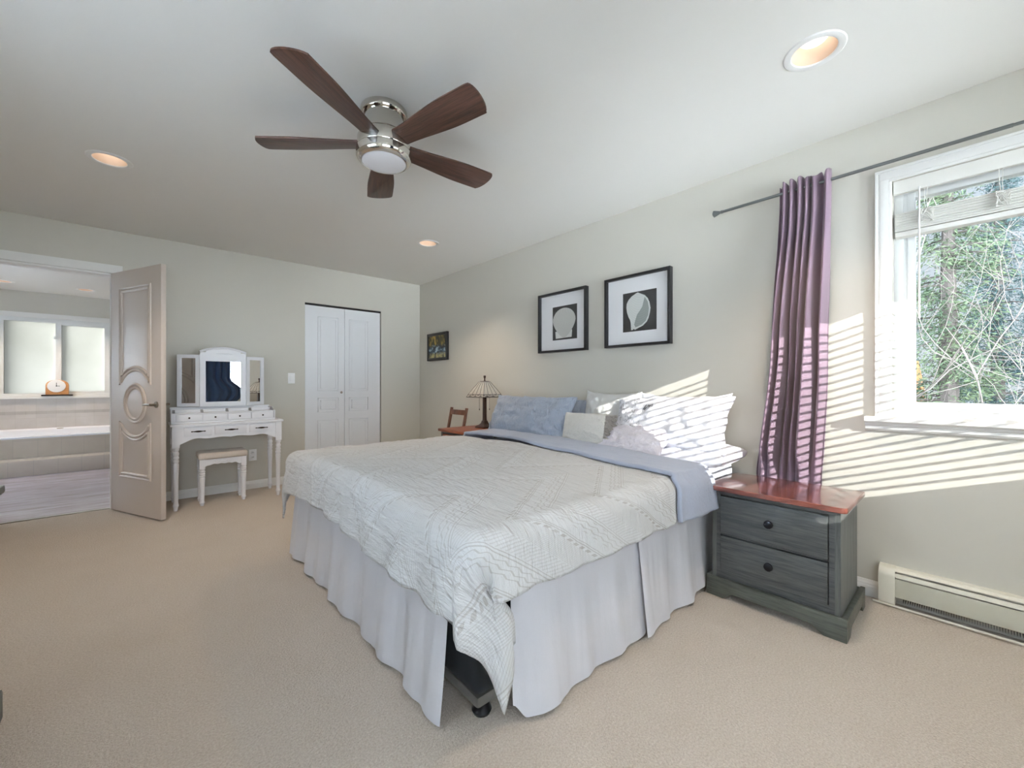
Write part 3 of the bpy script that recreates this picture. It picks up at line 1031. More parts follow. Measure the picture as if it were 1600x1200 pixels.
picture('black framed print of a pale fan-shaped scallop shell', 2.17, 2.735, 1.388, 1.932, (-0.024, -0.010, 0.143), 'scallop')
picture('black framed print of a spiral whelk shell with open mouth', 1.424, 1.982, 1.388, 1.938, (-0.019, -0.009, 0.142), 'conch')

n = N('stream_painting')
v = n.coord()
sep = n.n('ShaderNodeSeparateXYZ')
n.l(v, sep.inputs[0])
f1 = n.noise(n.coord((1, 2.0, 0.8)), 15, 5)
f2 = n.noise(n.coord((1, 0.9, 1.8)), 18, 5)
gold = n.ramp(f1, [(0.36, lin((24, 30, 24))), (0.5, lin((84, 76, 34))), (0.62, lin((196, 160, 70)))])
blue = n.ramp(f2, [(0.4, lin((24, 32, 40))), (0.52, lin((66, 92, 112))), (0.62, lin((176, 198, 210)))])
low = n.ramp(f1, [(0.4, lin((40, 44, 34))), (0.6, lin((190, 178, 120)))])
msk = n.ramp(n.math('ADD', sep.outputs['Z'], n.math('MULTIPLY', f2, 0.06)), [(0.0, (0, 0, 0)), (0.08, (1, 1, 1))])
zc = n.math('ADD', n.math('MULTIPLY', sep.outputs['Z'], 3.0), 0.5)
stream = n.ramp(zc, [(0.18, (0, 0, 0)), (0.30, (1, 1, 1)), (0.48, (1, 1, 1)), (0.60, (0, 0, 0))])
base = n.mix(n.math('GREATER_THAN', zc, 0.3), low, gold)
b = n.bsdf(Base_Color=n.mix(stream, base, blue), Roughness=0.35)
M['stream'] = n.done(b)
t = thing('framed_painting', 'small dark framed painting of a woodland stream in the far corner', 'painting', (XR, 4.565, 1.578))
mb = MB()
ya, yb, za, zb, fwd, dep = 4.325, 4.805, 1.402, 1.755, 0.036, 0.03
mb.box(XR - dep, XR, ya, ya + fwd, za, zb)
mb.box(XR - dep, XR, yb - fwd, yb, za, zb)
mb.box(XR - dep, XR, ya + fwd, yb - fwd, za, za + fwd)
mb.box(XR - dep, XR, ya + fwd, yb - fwd, zb - fwd, zb)
mb.build('picture_frame', M['blackframe'], t, bevel=0.003)
mb = MB()
mb.box(XR - 0.02, XR - 0.008, ya + fwd, yb - fwd, za + fwd, zb - fwd)
mb.build('canvas', M['stream'], t)

# ---------------------------------------------------------------- switch, outlet
t = thing('light_switch', 'white rocker light switch plate left of the closet door', 'light switch', (1.214, YB, 1.164))
mb = MB()
mb.box(1.179, 1.249, YB - 0.005, YB, 1.105, 1.223)
mb.build('cover_plate', M['plate'], t, bevel=0.002)
mb = MB()
mb.box(1.197, 1.231, YB - 0.010, YB - 0.004, 1.131, 1.197)
mb.build('rocker', M['plate'], t, bevel=0.003)
t = thing('wall_outlet', 'white wall outlet low on the wall behind the vanity table', 'outlet', (0.845, YB, 0.352))
mb = MB()
mb.box(0.810, 0.880, YB - 0.005, YB, 0.293, 0.411)
mb.build('cover_plate', M['plate'], t, bevel=0.002)
for z in (0.327, 0.377):
    mb = MB()
    mb.lathe([(0.017, 0), (0.017, -0.004), (0.015, -0.006)], (0.845, YB - 0.004, z), 'Y', 20)
    so = mb.build('socket', M['plate'], t)
    mb = MB()
    mb.box(0.838, 0.8405, YB - 0.0108, YB - 0.0098, z - 0.002, z + 0.008)
    mb.box(0.8495, 0.852, YB - 0.0108, YB - 0.0098, z - 0.002, z + 0.008)
    mb.build('slot', M['gap'], so)

# ---------------------------------------------------------------- vanity table, mirror, stool
VX0, VX1, VY0, VY1 = 0.168, 1.01, 4.555, 4.965
va = thing('vanity_table', 'white vanity table with turned legs and seven small drawers by the open door', 'vanity table', (0.59, 4.76, 0))
mb = MB()
mb.box(VX0 - 0.012, VX1 + 0.012, VY0 - 0.012, VY1, 0.730, 0.750)
mb.build('tabletop', M['white'], va, bevel=0.005)
leg_prof = [(0.010, 0.0), (0.014, 0.004), (0.016, 0.03), (0.020, 0.040), (0.022, 0.05), (0.018, 0.06), (0.0165, 0.075), (0.020, 0.30), (0.0225, 0.40), (0.019, 0.415), (0.0235, 0.425), (0.0235, 0.435), (0.019, 0.445), (0.0235, 0.457), (0.0235, 0.465), (0.019, 0.475), (0.0235, 0.49), (0.0235, 0.50), (0.018, 0.515), (0.024, 0.53), (0.024, 0.545)]
for (x, y) in ((VX0 + 0.028, VY0 + 0.028), (VX1 - 0.028, VY0 + 0.028), (VX0 + 0.028, VY1 - 0.028), (VX1 - 0.028, VY1 - 0.028)):
    mb = MB()
    mb.lathe(leg_prof, (x, y, 0), 'Z', 20)
    mb.box(x - 0.026, x + 0.026, y - 0.026, y + 0.026, 0.545, 0.730)
    mb.build('leg', M['white'], va, smooth=30)
# wavy apron
pts = [(VX0 + 0.054, 0.73), (VX0 + 0.054, 0.575)]
nA = 60
for i in range(nA + 1):
    q = i / nA
    x = VX0 + 0.054 + (VX1 - VX0 - 0.108) * q
    d = min(q, 1 - q) * 2
    z = 0.575 + 0.05 * sstep(0, 0.42, d) + 0.012 * math.sin(d * 9.0) - 0.018 * sstep(0.5, 0.95, d)
    pts.append((x, z))
pts += [(VX1 - 0.054, 0.575), (VX1 - 0.054, 0.73)]
mb = MB()
mb.prism(pts[::-1], VY0 + 0.008, VY0 + 0.024, 'Y')
mb.box(VX0 + 0.008, VX0 + 0.024, VY0 + 0.05, VY1 - 0.05, 0.60, 0.73)
mb.box(VX1 - 0.024, VX1 - 0.008, VY0 + 0.05, VY1 - 0.05, 0.60, 0.73)
mb.box(VX0 + 0.05, VX1 - 0.05, VY1 - 0.024, VY1 - 0.008, 0.62, 0.73)
mb.build('apron', M['white'], va, smooth=25)
for (a, b) in ((0.252, 0.448), (0.470, 0.716), (0.738, 0.930)):
    mb = MB()
    mb.box(a, b, VY0 + 0.001, VY0 + 0.02, 0.642, 0.718)
    dr = mb.build('drawer', M['white'], va, bevel=0.003)
    c = (a + b) / 2
    mb = MB()
    pr = [(0.002, -0.052), (0.0055, -0.046), (0.0035, -0.040), (0.004, -0.03), (0.0075, -0.012), (0.0085, 0.0), (0.0075, 0.012), (0.004, 0.03), (0.0035, 0.040), (0.0055, 0.046), (0.002, 0.052)]
    mb.lathe(pr, (c, VY0 - 0.014, 0.682), 'X', 10)
    mb.tube([(c - 0.043, VY0 - 0.014, 0.682), (c - 0.043, VY0 + 0.003, 0.682)], 0.003, 6)
    mb.tube([(c + 0.043, VY0 - 0.014, 0.682), (c + 0.043, VY0 + 0.003, 0.682)], 0.003, 6)
    mb.build('drawer_pull', M['bronze'], dr, label='dark bronze bow pull')
# upper organiser with four small drawers
HX0, HX1, HY0, HY1 = 0.166, 0.965, 4.612, 4.90
mb = MB()
mb.box(HX0, HX1, HY0 + 0.014, HY1, 0.750, 0.842)
mb.box(HX0, HX1, HY0, HY0 + 0.014, 0.750, 0.766)
mb.box(HX0, HX1, HY0, HY0 + 0.014, 0.832, 0.842)
mb.box(HX0, HX1, HY1 - 0.012, HY1, 0.842, 0.885)
mb.box(HX0, HX0 + 0.01, HY0 + 0.10, HY1 - 0.012, 0.842, 0.872)
mb.box(HX1 - 0.01, HX1, HY0 + 0.10, HY1 - 0.012, 0.842, 0.872)
mb.box(HX0 + 0.01, HX1 - 0.01, HY0 + 0.095, HY0 + 0.105, 0.842, 0.868)
mb.box(HX0, HX0 + 0.028, HY0, HY0 + 0.014, 0.766, 0.832)
mb.box(HX1 - 0.014, HX1, HY0, HY0 + 0.014, 0.766, 0.832)
mb.build('organiser', M['white'], va, bevel=0.002)
ds = [0.196, 0.384, 0.572, 0.760, 0.950]
for a, b in zip(ds, ds[1:]):
    mb = MB()
    mb.box(a + 0.003, b - 0.003, HY0 + 0.001, HY0 + 0.02, 0.769, 0.829)
    dr = mb.build('small_drawer', M['white'], va, bevel=0.003)
    mb = MB()
    c = (a + b) / 2
    mb.lathe([(0.003, 0.0), (0.003, -0.008), (0.0075, -0.012), (0.0075, -0.017), (0.003, -0.020)], (c, HY0 + 0.001, 0.799), 'Y', 12)
    mb.build('drawer_knob', M['bronze'], dr, label='dark round knob')
M['acrylic'] = plain('grey_divider', (150, 152, 158), 0.3)
for x in (0.186, 0.385, 0.574, 0.760, 0.945):
    mb = MB()
    mb.prism([(HY0 + 0.02, 0.842), (HY0 + 0.096, 0.842), (HY0 + 0.096, 0.868), (HY0 + 0.07, 0.868)], x - 0.008, x + 0.008, 'X')
    mb.build('divider', M['acrylic'], va)
# mirror: centre and two wings, hinged to the table's organiser
mi = thing('vanity_mirror', 'white three-part folding mirror standing on the vanity table', 'mirror', (0.567, 4.86, 0.885))
MYF = 4.845
def mirror_frame(mtx, w, h, rim, arch, parent, name):
    mb = MB()
    top = [(w / 2, h), (-w / 2, h)] if not arch else [(w / 2, h)] + [(w / 2 - w * i / 16, h + arch * math.sin(PI * i / 16) ** 0.8) for i in range(1, 16)] + [(-w / 2, h)]
    gh = h - rim * (1.9 if arch else 1.0)
    mb.box(-w / 2, -w / 2 + rim, -0.012, 0.012, 0, h, mtx=mtx)
    mb.box(w / 2 - rim, w / 2, -0.012, 0.012, 0, h, mtx=mtx)
    mb.box(-w / 2 + rim, w / 2 - rim, -0.012, 0.012, 0, rim, mtx=mtx)
    mb.prism([(-w / 2 + rim, gh), (w / 2 - rim, gh), (w / 2 - rim, h)] + [p for p in top[1:-1] if abs(p[0]) < w / 2 - rim] + [(-w / 2 + rim, h)], -0.012, 0.012, 'Y', mtx=mtx)
    if arch:
        mb.tube([(p[0], -0.010, p[1] + 0.004) for p in top], 0.011, 8, mtx=mtx)
    o = mb.build(name, M['white'], parent, smooth=30)
    mb = MB()
    mb.box(-w / 2 + rim - 0.003, w / 2 - rim + 0.003, -0.004, 0.004, rim - 0.003, gh + 0.003, mtx=mtx)
    mb.build('mirror_glass', M['mirror'], o)
    if arch:
        mb = MB()
        for k in range(-5, 6):
            mb.tube([(k * 0.012, -0.0135, h - 0.012 + 0.006 * math.cos(k * 1.4)), (k * 0.012 + 0.010, -0.0135, h - 0.006 - 0.005 * math.cos(k * 1.4))], 0.004, 6, mtx=mtx)
        mb.build('carving', M['white'], o)
    return o
mirror_frame(Matrix.Translation((0.567, MYF, 0.886)) @ Matrix.Rotation(R(0.45), 4, 'Z'), 0.368, 0.515, 0.044, 0.042, mi, 'centre_mirror')
wl = 0.172
mt = Matrix.Translation((0.383, MYF - 0.002, 0.889)) @ Matrix.Rotation(R(-20), 4, 'Z') @ Matrix.Translation((-wl / 2, 0, 0))
mirror_frame(mt, wl, 0.485, 0.032, 0, mi, 'wing_mirror')
mt = Matrix.Translation((0.751, MYF - 0.002, 0.889)) @ Matrix.Rotation(R(19), 4, 'Z') @ Matrix.Translation((wl / 2, 0, 0))
mirror_frame(mt, wl, 0.485, 0.032, 0, mi, 'wing_mirror')

st = thing('vanity_stool', 'small white stool with turned legs and beige padded seat under the vanity', 'stool', (0.54, 4.71, 0))
SX0, SX1, SY0, SY1 = 0.358, 0.725, 4.605, 4.845
mb = MB()
mb.box(SX0 - 0.006, SX1 + 0.006, SY0 - 0.006, SY1 + 0.006, 0.415, 0.472)
mb.build('seat_cushion', M['seatcloth'], st, bevel=0.022, bseg=4, label='beige padded seat')
sprof = [(z_r, z_h * 0.62) for z_r, z_h in [(r_, h_) for r_, h_ in leg_prof]]
for (x, y) in ((SX0 + 0.025, SY0 + 0.025), (SX1 - 0.025, SY0 + 0.025), (SX0 + 0.025, SY1 - 0.025), (SX1 - 0.025, SY1 - 0.025)):
    mb = MB()
    mb.lathe(sprof, (x, y, 0), 'Z', 18)
    mb.box(x - 0.021, x + 0.021, y - 0.021, y + 0.021, 0.335, 0.418)
    mb.build('leg', M['white'], st, smooth=30)
pts = [(SX0 + 0.045, 0.415), (SX0 + 0.045, 0.352)]
for i in range(31):
    q = i / 30
    pts.append((SX0 + 0.045 + (SX1 - SX0 - 0.09) * q, 0.352 + 0.016 * sstep(0, 0.4, 1 - abs(2 * q - 1)) + 0.004 * math.sin(q * 32)))
pts += [(SX1 - 0.045, 0.352), (SX1 - 0.045, 0.415)]
mb = MB()
mb.prism(pts[::-1], SY0 + 0.008, SY0 + 0.022, 'Y')
mb.prism(pts[::-1], SY1 - 0.022, SY1 - 0.008, 'Y')
mb.box(SX0 + 0.008, SX0 + 0.022, SY0 + 0.045, SY1 - 0.045, 0.352, 0.415)
mb.box(SX1 - 0.022, SX1 - 0.008, SY0 + 0.045, SY1 - 0.045, 0.352, 0.415)
sa = mb.build('apron', M['white'], st, smooth=25)
mb = MB()
for k in range(-4, 5):
    mb.tube([(0.5415 + k * 0.014 - 0.006, SY0 + 0.007, 0.388 + 0.004 * math.cos(k * 1.6)), (0.5415 + k * 0.014 + 0.006, SY0 + 0.007, 0.392 - 0.004 * math.cos(k * 1.6))], 0.004, 6)
mb.build('carving', M['white'], sa)

# ---------------------------------------------------------------- nightstands
def nightstand(label, x0, x1, ya, yb, ztop, drawer_mat, body, side, plinth, top_m):
    t = thing('nightstand', label, 'nightstand', ((x0 + x1) / 2, (ya + yb) / 2, 0), 'nightstands')
    mb = MB()
    pol = []
    c = 0.022
    for (cx, cy, a0) in ((x1 - 0.004, yb - 0.004, 0), (x0 + c, yb - c, 90), (x0 + c, ya + c, 180), (x1 - 0.004, ya + 0.004, 270)):
        r_ = c if cx < (x0 + x1) / 2 else 0.004
        pol += [(cx + r_ * math.cos(R(a0 + k * 15)), cy + r_ * math.sin(R(a0 + k * 15))) for k in range(7)]
    mb.prism(pol, ztop - 0.024, ztop, 'Z')
    mb.build('top', top_m, t, bevel=0.006, bseg=3)
    bx0, bx1, by0, by1 = x0 + 0.03, x1 - 0.02, ya + 0.027, yb - 0.027
    mb = MB()
    mb.box(bx0, bx1, by0, by0 + 0.02, 0.08, ztop - 0.024, 1)
    mb.box(bx0, bx1, by1 - 0.02, by1, 0.08, ztop - 0.024, 1)
    mb.box(bx1 - 0.012, bx1, by0 + 0.02, by1 - 0.02, 0.08, ztop - 0.024, 1)
    st_ = 0.04
    mb.box(bx0, bx0 + 0.02, by0 + 0.02, by0 + st_, 0.098, ztop - 0.024, 0)
    mb.box(bx0, bx0 + 0.02, by1 - st_, by1 - 0.02, 0.098, ztop - 0.024, 0)
    H = ztop - 0.024 - 0.098
    zs = [0.098, 0.098 + 0.036, ]
    d1a, d1b = 0.136, 0.098 + H * 0.5 - 0.006
    d2a, d2b = d1b + 0.014, ztop - 0.024 - 0.026
    for (a, b) in ((0.098, d1a - 0.004), (d1b + 0.004, d2a - 0.004), (d2b + 0.004, ztop - 0.024)):
        mb.box(bx0 + 0.001, bx0 + 0.02, by0 + st_, by1 - st_, a, b, 0)
    mb.box(bx0 + 0.014, bx0 + 0.018, by0 + st_, by1 - st_, 0.10, ztop - 0.03, 2)
    mb.build('carcass', [body, side, M['gap']], t, smooth=0)
    for (a, b) in ((d1a, d1b), (d2a, d2b)):
        mb = MB()
        mb.box(bx0 - 0.011, bx0 + 0.016, by0 + st_ + 0.003, by1 - st_ - 0.003, a, b)
        dr = mb.build('drawer', drawer_mat, t, bevel=0.005)
        mb = MB()
        cy, cz = (by0 + by1) / 2, (a + b) / 2 + 0.006
        mb.lathe([(0.010, 0), (0.009, -0.010), (0.017, -0.015), (0.0205, -0.020), (0.019, -0.025), (0.012, -0.028), (0.004, -0.029)], (bx0 - 0.011, cy, cz), 'X', 12)
        mb.build('drawer_knob', M['knob'], dr, smooth=25, label='dark round metal knob')
    # plinth with an arched cut-out
    px0, px1, py0, py1 = x0 + 0.010, x1 + 0.02, ya + 0.002, yb - 0.002
    def arch_poly(a, b, zt):
        n_ = 24
        L = b - a
        pts = [(a, zt), (a, 0.0), (a + 0.12 * L, 0.0)]
        for i in range(n_ + 1):
            q = i / n_
            d = min(q, 1 - q) * 2
            z = 0.034 * sstep(0.0, 0.22, d)
            z -= 0.010 * sstep(0.35, 1.0, d) * 0
            pts.append((a + L * (0.14 + 0.72 * q), z))
        pts += [(b - 0.12 * L, 0.0), (b, 0.0), (b, zt)]
        return pts
    mb = MB()
    mb.prism(arch_poly(py0, py1, 0.098), px0, px0 + 0.018, 'X')
    mb.prism(arch_poly(px0 + 0.018, px1, 0.098), py0, py0 + 0.018, 'Y')
    mb.prism(arch_poly(px0 + 0.018, px1, 0.098), py1 - 0.018, py1, 'Y')
    mb.box(px0 + 0.018, px1, py0 + 0.018, py1 - 0.018, 0.08, 0.092)
    mb.build('plinth', plinth, t, smooth=25, bevel=0.0025)
    return t
nightstand('dark washed two-drawer nightstand with red stained top beside the purple curtain', 2.2, 2.63, 0.35, 0.938, 0.573, M['ns_body'], M['ns_body'], M['ns_side'], M['olive'], M['ns_top'])
nightstand('nightstand with red-brown top under the shade lamp, mostly hidden behind the bed', 2.2, 2.74, 3.04, 3.60, 0.652, M['redwood'], M['ns_body'], M['ns_side'], M['olive'], M['redwood'])

# dresser: only its top corner and plinth corner reach into the photo
t = thing('dresser', 'dark washed dresser whose top corner and foot show at the left edge', 'dresser', (-0.60, 1.3, 0))
dx1, dy1, dy0, dx0 = -0.345, 2.13, 0.75, -0.86
mb = MB()
mb.box(dx0, dx1, dy0, dy1, 0.742, 0.768)
mb.build('top', M['ns_side'], t, bevel=0.006)
mb = MB()
mb.box(dx0 + 0.03, dx1 - 0.045, dy0 + 0.04, dy1 - 0.045, 0.02, 0.742)
mb.build('carcass', M['ns_side'], t)
for (a, b) in ((0.13, 0.32), (0.335, 0.525), (0.54, 0.725)):
    mb = MB()
    mb.box(dx1 - 0.05, dx1 - 0.034, dy0 + 0.08, dy1 - 0.085, a, b)
    dr = mb.build('drawer', M['ns_side'], t, bevel=0.004)
    for yk in (1.1, 1.78):
        mb = MB()
        mb.lathe([(0.010, 0), (0.009, 0.010), (0.017, 0.015), (0.0205, 0.020), (0.019, 0.025), (0.004, 0.029)], (dx1 - 0.034, yk, (a + b) / 2), 'X', 12)
        mb.build('drawer_knob', M['knob'], dr)
mb = MB()
mb.box(dx0 + 0.02, dx1 - 0.004, dy0 + 0.02, dy1 - 0.004, 0.0, 0.098)
mb.build('plinth', M['olive'], t, bevel=0.008)

# ---------------------------------------------------------------- chair beyond the far nightstand
t = thing('wooden_chair', 'small brown wooden chair in the far corner beyond the far nightstand', 'chair', (2.52, 3.82, 0))
cx0, cx1, cya, cyb = 2.26, 2.56, 3.65, 3.98
for (x, y, back) in ((cx0 + 0.02, cya + 0.02, 0), (cx0 + 0.02, cyb - 0.02, 0), (cx1 - 0.02, cya + 0.02, 1), (cx1 - 0.02, cyb - 0.02, 1)):
    mb = MB()
    if back:
        mb.tube([(x, y, 0), (x, y, 0.43), (x + 0.03, y, 0.62), (x + 0.075, y, 0.835)], [0.016, 0.018, 0.018, 0.017], 10)
    else:
        mb.tube([(x, y, 0), (x, y, 0.405)], [0.014, 0.018], 10)
    mb.build('leg', M['chair'], t)
mb = MB()
mb.box(cx0, cx1, cya, cyb, 0.405, 0.43)
mb.build('seat', M['chair'], t, bevel=0.006)
mb = MB()
mt = Matrix.Translation((cx1 + 0.043, 0, 0.785)) @ Matrix.Rotation(R(12), 4, 'Y')
mb.box(-0.009, 0.009, cya + 0.02, cyb - 0.02, -0.028, 0.028, mtx=mt)
mb.build('top_rail', M['chair'], t, bevel=0.003)
mb = MB()
mb.box(cx0 + 0.012, cx0 + 0.028, cya + 0.03, cyb - 0.03, 0.18, 0.21)
mb.box(cx0 + 0.03, cx1 - 0.03, cya + 0.012, cya + 0.028, 0.22, 0.25)
mb.box(cx0 + 0.03, cx1 - 0.03, cyb - 0.028, cyb - 0.012, 0.22, 0.25)
mb.build('stretcher', M['chair'], t)

# ---------------------------------------------------------------- table lamp
LX, LY, LZ = 2.60, 3.335, 0.652
t = thing('table_lamp', 'table lamp with leaded white glass shade and dark column on the far nightstand', 'lamp', (LX, LY, LZ))
LM = Matrix.Translation((LX, LY, LZ)) @ Matrix.Rotation(R(4), 4, 'Z')
def sq_loft(mb, prof, mtx, mi=None):
    vs_, fs = [], []
    for (h, z) in prof:
        vs_ += [mtx @ Vector(p) for p in ((-h, -h, z), (h, -h, z), (h, h, z), (-h, h, z))]
    for i in range(len(prof) - 1):
        for k in range(4):
            k2 = (k + 1) % 4
            fs.append((4 * i + k, 4 * i + k2, 4 * i + 4 + k2, 4 * i + 4 + k))
    n_ = 4 * (len(prof) - 1)
    fs += [(3, 2, 1, 0), (n_, n_ + 1, n_ + 2, n_ + 3)]
    mb.add(vs_, fs, mi)
mb = MB()
sq_loft(mb, [(0.070, 0), (0.070, 0.012), (0.060, 0.022), (0.044, 0.030), (0.030, 0.044), (0.024, 0.060), (0.022, 0.072)], LM)
mb.build('base', M['lampwood'], t, bevel=0.002)
mb = MB()
sq_loft(mb, [(0.017, 0.07), (0.015, 0.09), (0.014, 0.36), (0.010, 0.37), (0.006, 0.48)], LM)
mb.build('column', M['lampwood'], t)
n = N('leaded_shade_glass')
v = n.coord()
b = n.bsdf(Base_Color=n.ramp(n.noise(v, 14, 4), [(0.3, lin((214, 206, 194))), (0.7, lin((238, 236, 230)))]), Roughness=0.25)
tr = n.n('ShaderNodeBsdfTranslucent')
tr.inputs[0].default_value = lin((236, 230, 218))
mx = n.n('ShaderNodeMixShader')
mx.inputs[0].default_value = 0.4
n.l(b.outputs[0], mx.inputs[1])
n.l(tr.outputs[0], mx.inputs[2])
M['shade'] = n.done(mx)
SH = [(0.132, 0.315), (0.118, 0.342), (0.088, 0.395), (0.060, 0.440), (0.040, 0.472)]
def shade_pt(k, q, i_f):
    """k side, q -1..1 along the side, i_f position down the profile"""
    i0 = min(int(i_f), len(SH) - 2)
    u = i_f - i0
    h = SH[i0][0] * (1 - u) + SH[i0 + 1][0] * u
    z = SH[i0][1] * (1 - u) + SH[i0 + 1][1] * u
    p = Vector((h * q, -h, z))
    return LM @ (Matrix.Rotation(k * PI / 2, 4, 'Z') @ p)
mb = MB()
for k in range(4):
    for i in range(len(SH) - 1):
        mb.add([shade_pt(k, -1, i), shade_pt(k, 1, i), shade_pt(k, 1, i + 1), shade_pt(k, -1, i + 1)], [(0, 1, 2, 3)])
sh = mb.build('lamp_shade', M['shade'], t, smooth=0, recalc=False)
md = sh.modifiers.new('thickness', 'SOLIDIFY')
md.thickness = 0.004
mb = MB()
for k in range(4):
    for q in (-1, -0.5, 0.0, 0.5):
        mb.tube([shade_pt(k, q, i * 0.5) for i in range(9)] if q == -1 else [shade_pt(k, q, 1 + i * 0.5) for i in range(7)], 0.0022, 5)
    mb.tube([shade_pt(k, -1, 1), shade_pt(k, 1, 1)], 0.0026, 5)
    mb.tube([shade_pt(k, -1, 0), shade_pt(k, 1, 0)], 0.0036, 5)
    for c in (-0.66, -0.0, 0.66):
        mb.tube([shade_pt(k, c + 0.30 * math.cos(PI * j / 10), 0.92 - 0.6 * math.sin(PI * j / 10)) for j in range(11)], 0.002, 5)
for k in range(4):
    for c in (-0.66, 0.0, 0.66):
        p = shade_pt(k, c, 0.55)
        mb.lathe([(0.003, -0.004), (0.007, -0.002), (0.007, 0.002), (0.003, 0.004)], tuple(p), 'Z', 10)
mb.build('leading', M['bronze'], sh)
mb = MB()
mb.lathe([(0.052, 0.472), (0.052, 0.476), (0.012, 0.480), (0.007, 0.486), (0.007, 0.505), (0.012, 0.515), (0.013, 0.532), (0.009, 0.535)], (LX, LY, LZ), 'Z', 16)
mb.build('finial', M['lampwood'], t)
for (dx, dy, l) in ((-0.03, 0.05, 0.20), (0.02, -0.055, 0.195)):
    mb = MB()
    mb.tube([(LX + dx, LY + dy, LZ + 0.33), (LX + dx, LY + dy, LZ + 0.33 - l + 0.06)], 0.0014, 5)
    mb.lathe([(0.002, 0.012), (0.004, 0.004), (0.005, -0.004), (0.002, -0.008)], (LX + dx, LY + dy, LZ + 0.33 - l + 0.055), 'Z', 8)
    mb.build('pull_chain', M['bronze'], t)

# ---------------------------------------------------------------- bed
BX0, BX1, BY0, BY1 = 0.745, 2.77, 1.0, 2.90
bed = thing('bed', 'king bed with white pleated bed skirt against the picture wall', 'bed', ((BX0 + BX1) / 2, (BY0 + BY1) / 2, 0))
mb = MB()
mb.box(BX0 + 0.02, BX1, BY0 + 0.02, BY1 - 0.02, 0.115, 0.435)
mb.build('box_spring', M['blackcloth'], bed, bevel=0.04, bseg=4, label='black cloth box spring')
mb = MB()
mb.box(BX0, BX1, BY0, BY1, 0.435, 0.615)
mb.build('mattress', M['sheet'], bed, bevel=0.05, bseg=5, label='mattress in a white fitted sheet')
mb = MB()
mb.box(BX0 + 0.03, BX1, BY0 + 0.03, BY1 - 0.03, 0.078, 0.115)
mb.build('bed_frame', plain('grey_frame_plastic', (84, 82, 78), 0.5), bed, bevel=0.012)
for (x, y) in ((BX0 + 0.10, BY0 + 0.10), (BX0 + 0.10, BY1 - 0.10), (BX1 - 0.1, BY0 + 0.1), (BX1 - 0.1, BY1 - 0.1)):
    mb = MB()
    mb.lathe([(0.03, 0), (0.034, 0.01), (0.026, 0.03), (0.024, 0.08)], (x, y, 0), 'Z', 16)
    mb.build('leg', M['knob'], bed)

# bed skirt panels
def skirt(path, name, seed, zt=0.47, amp=0.022, lift=None, step=0.008):
    """path: list of (x, y) top line; hangs outward along the left-hand normal"""
    pts = [Vector((p[0], p[1])) for p in path]
    L = [0]
    for a, b in zip(pts, pts[1:]): L.append(L[-1] + (b - a).length)
    n_ = int(L[-1] / step)
    nz = 26
    samples = []
    for i in range(n_ + 1):
        d = L[-1] * i / n_
        k = 0
        while k < len(L) - 2 and d > L[k + 1]: k += 1
        u = (d - L[k]) / (L[k + 1] - L[k])
        p = pts[k].lerp(pts[k + 1], u)
        tg = (pts[k + 1] - pts[k]).normalized()
        samples.append((p, Vector((tg.y, -tg.x)), d))
    def fn(i, j):
        p, nr, d = samples[i]
        q = j / (nz - 1)
        w = fbm(d * 4.5, seed, 0, 2) * 1.3 + 0.55 * math.sin(d * 15 + seed) + 0.5 * math.sin(d * 31 + 2 * seed + 2.0 * fbm(d * 3, seed + 4)) + 0.6 * fbm(d * 16, seed * 3.1, q * 0.8, 2)
        o = 0.002 + (0.012 + 0.022) * q ** 1.2 + amp * (0.15 + 0.85 * q) * w
        b = 0.012 + (lift(d / L[-1]) if lift else 0) + 0.006 * w
        z = zt + (b - zt) * q
        return (p.x + nr.x * o, p.y + nr.y * o, z)
    mb = MB()
    mb.grid(fn, n_ + 1, nz)
    o = mb.build(name, M['skirt'], bed, smooth=180, recalc=False)
    return o
xo, yo = BX0 - 0.012, BY0 - 0.012
skirt([(xo, BY1 + 0.01), (xo, BY0 + 0.12)], 'bed_skirt', 1.7, lift=lambda q: 0.004)
skirt([(xo + 0.16, yo + 0.02), (xo + 0.26, yo), (1.66, yo)], 'bed_skirt', 5.2, lift=lambda q: 0.05 * (1 - sstep(0, 0.06, q)))
skirt([(1.60, yo - 0.012), (1.75, yo - 0.016), (BX1 - 0.35, yo)], 'bed_skirt', 6.9, lift=lambda q: 0.03 * sstep(0.5, 0.9, q))
skirt([(BX1, BY1 + 0.012), (xo, BY1 + 0.012)], 'bed_skirt', 8.4)

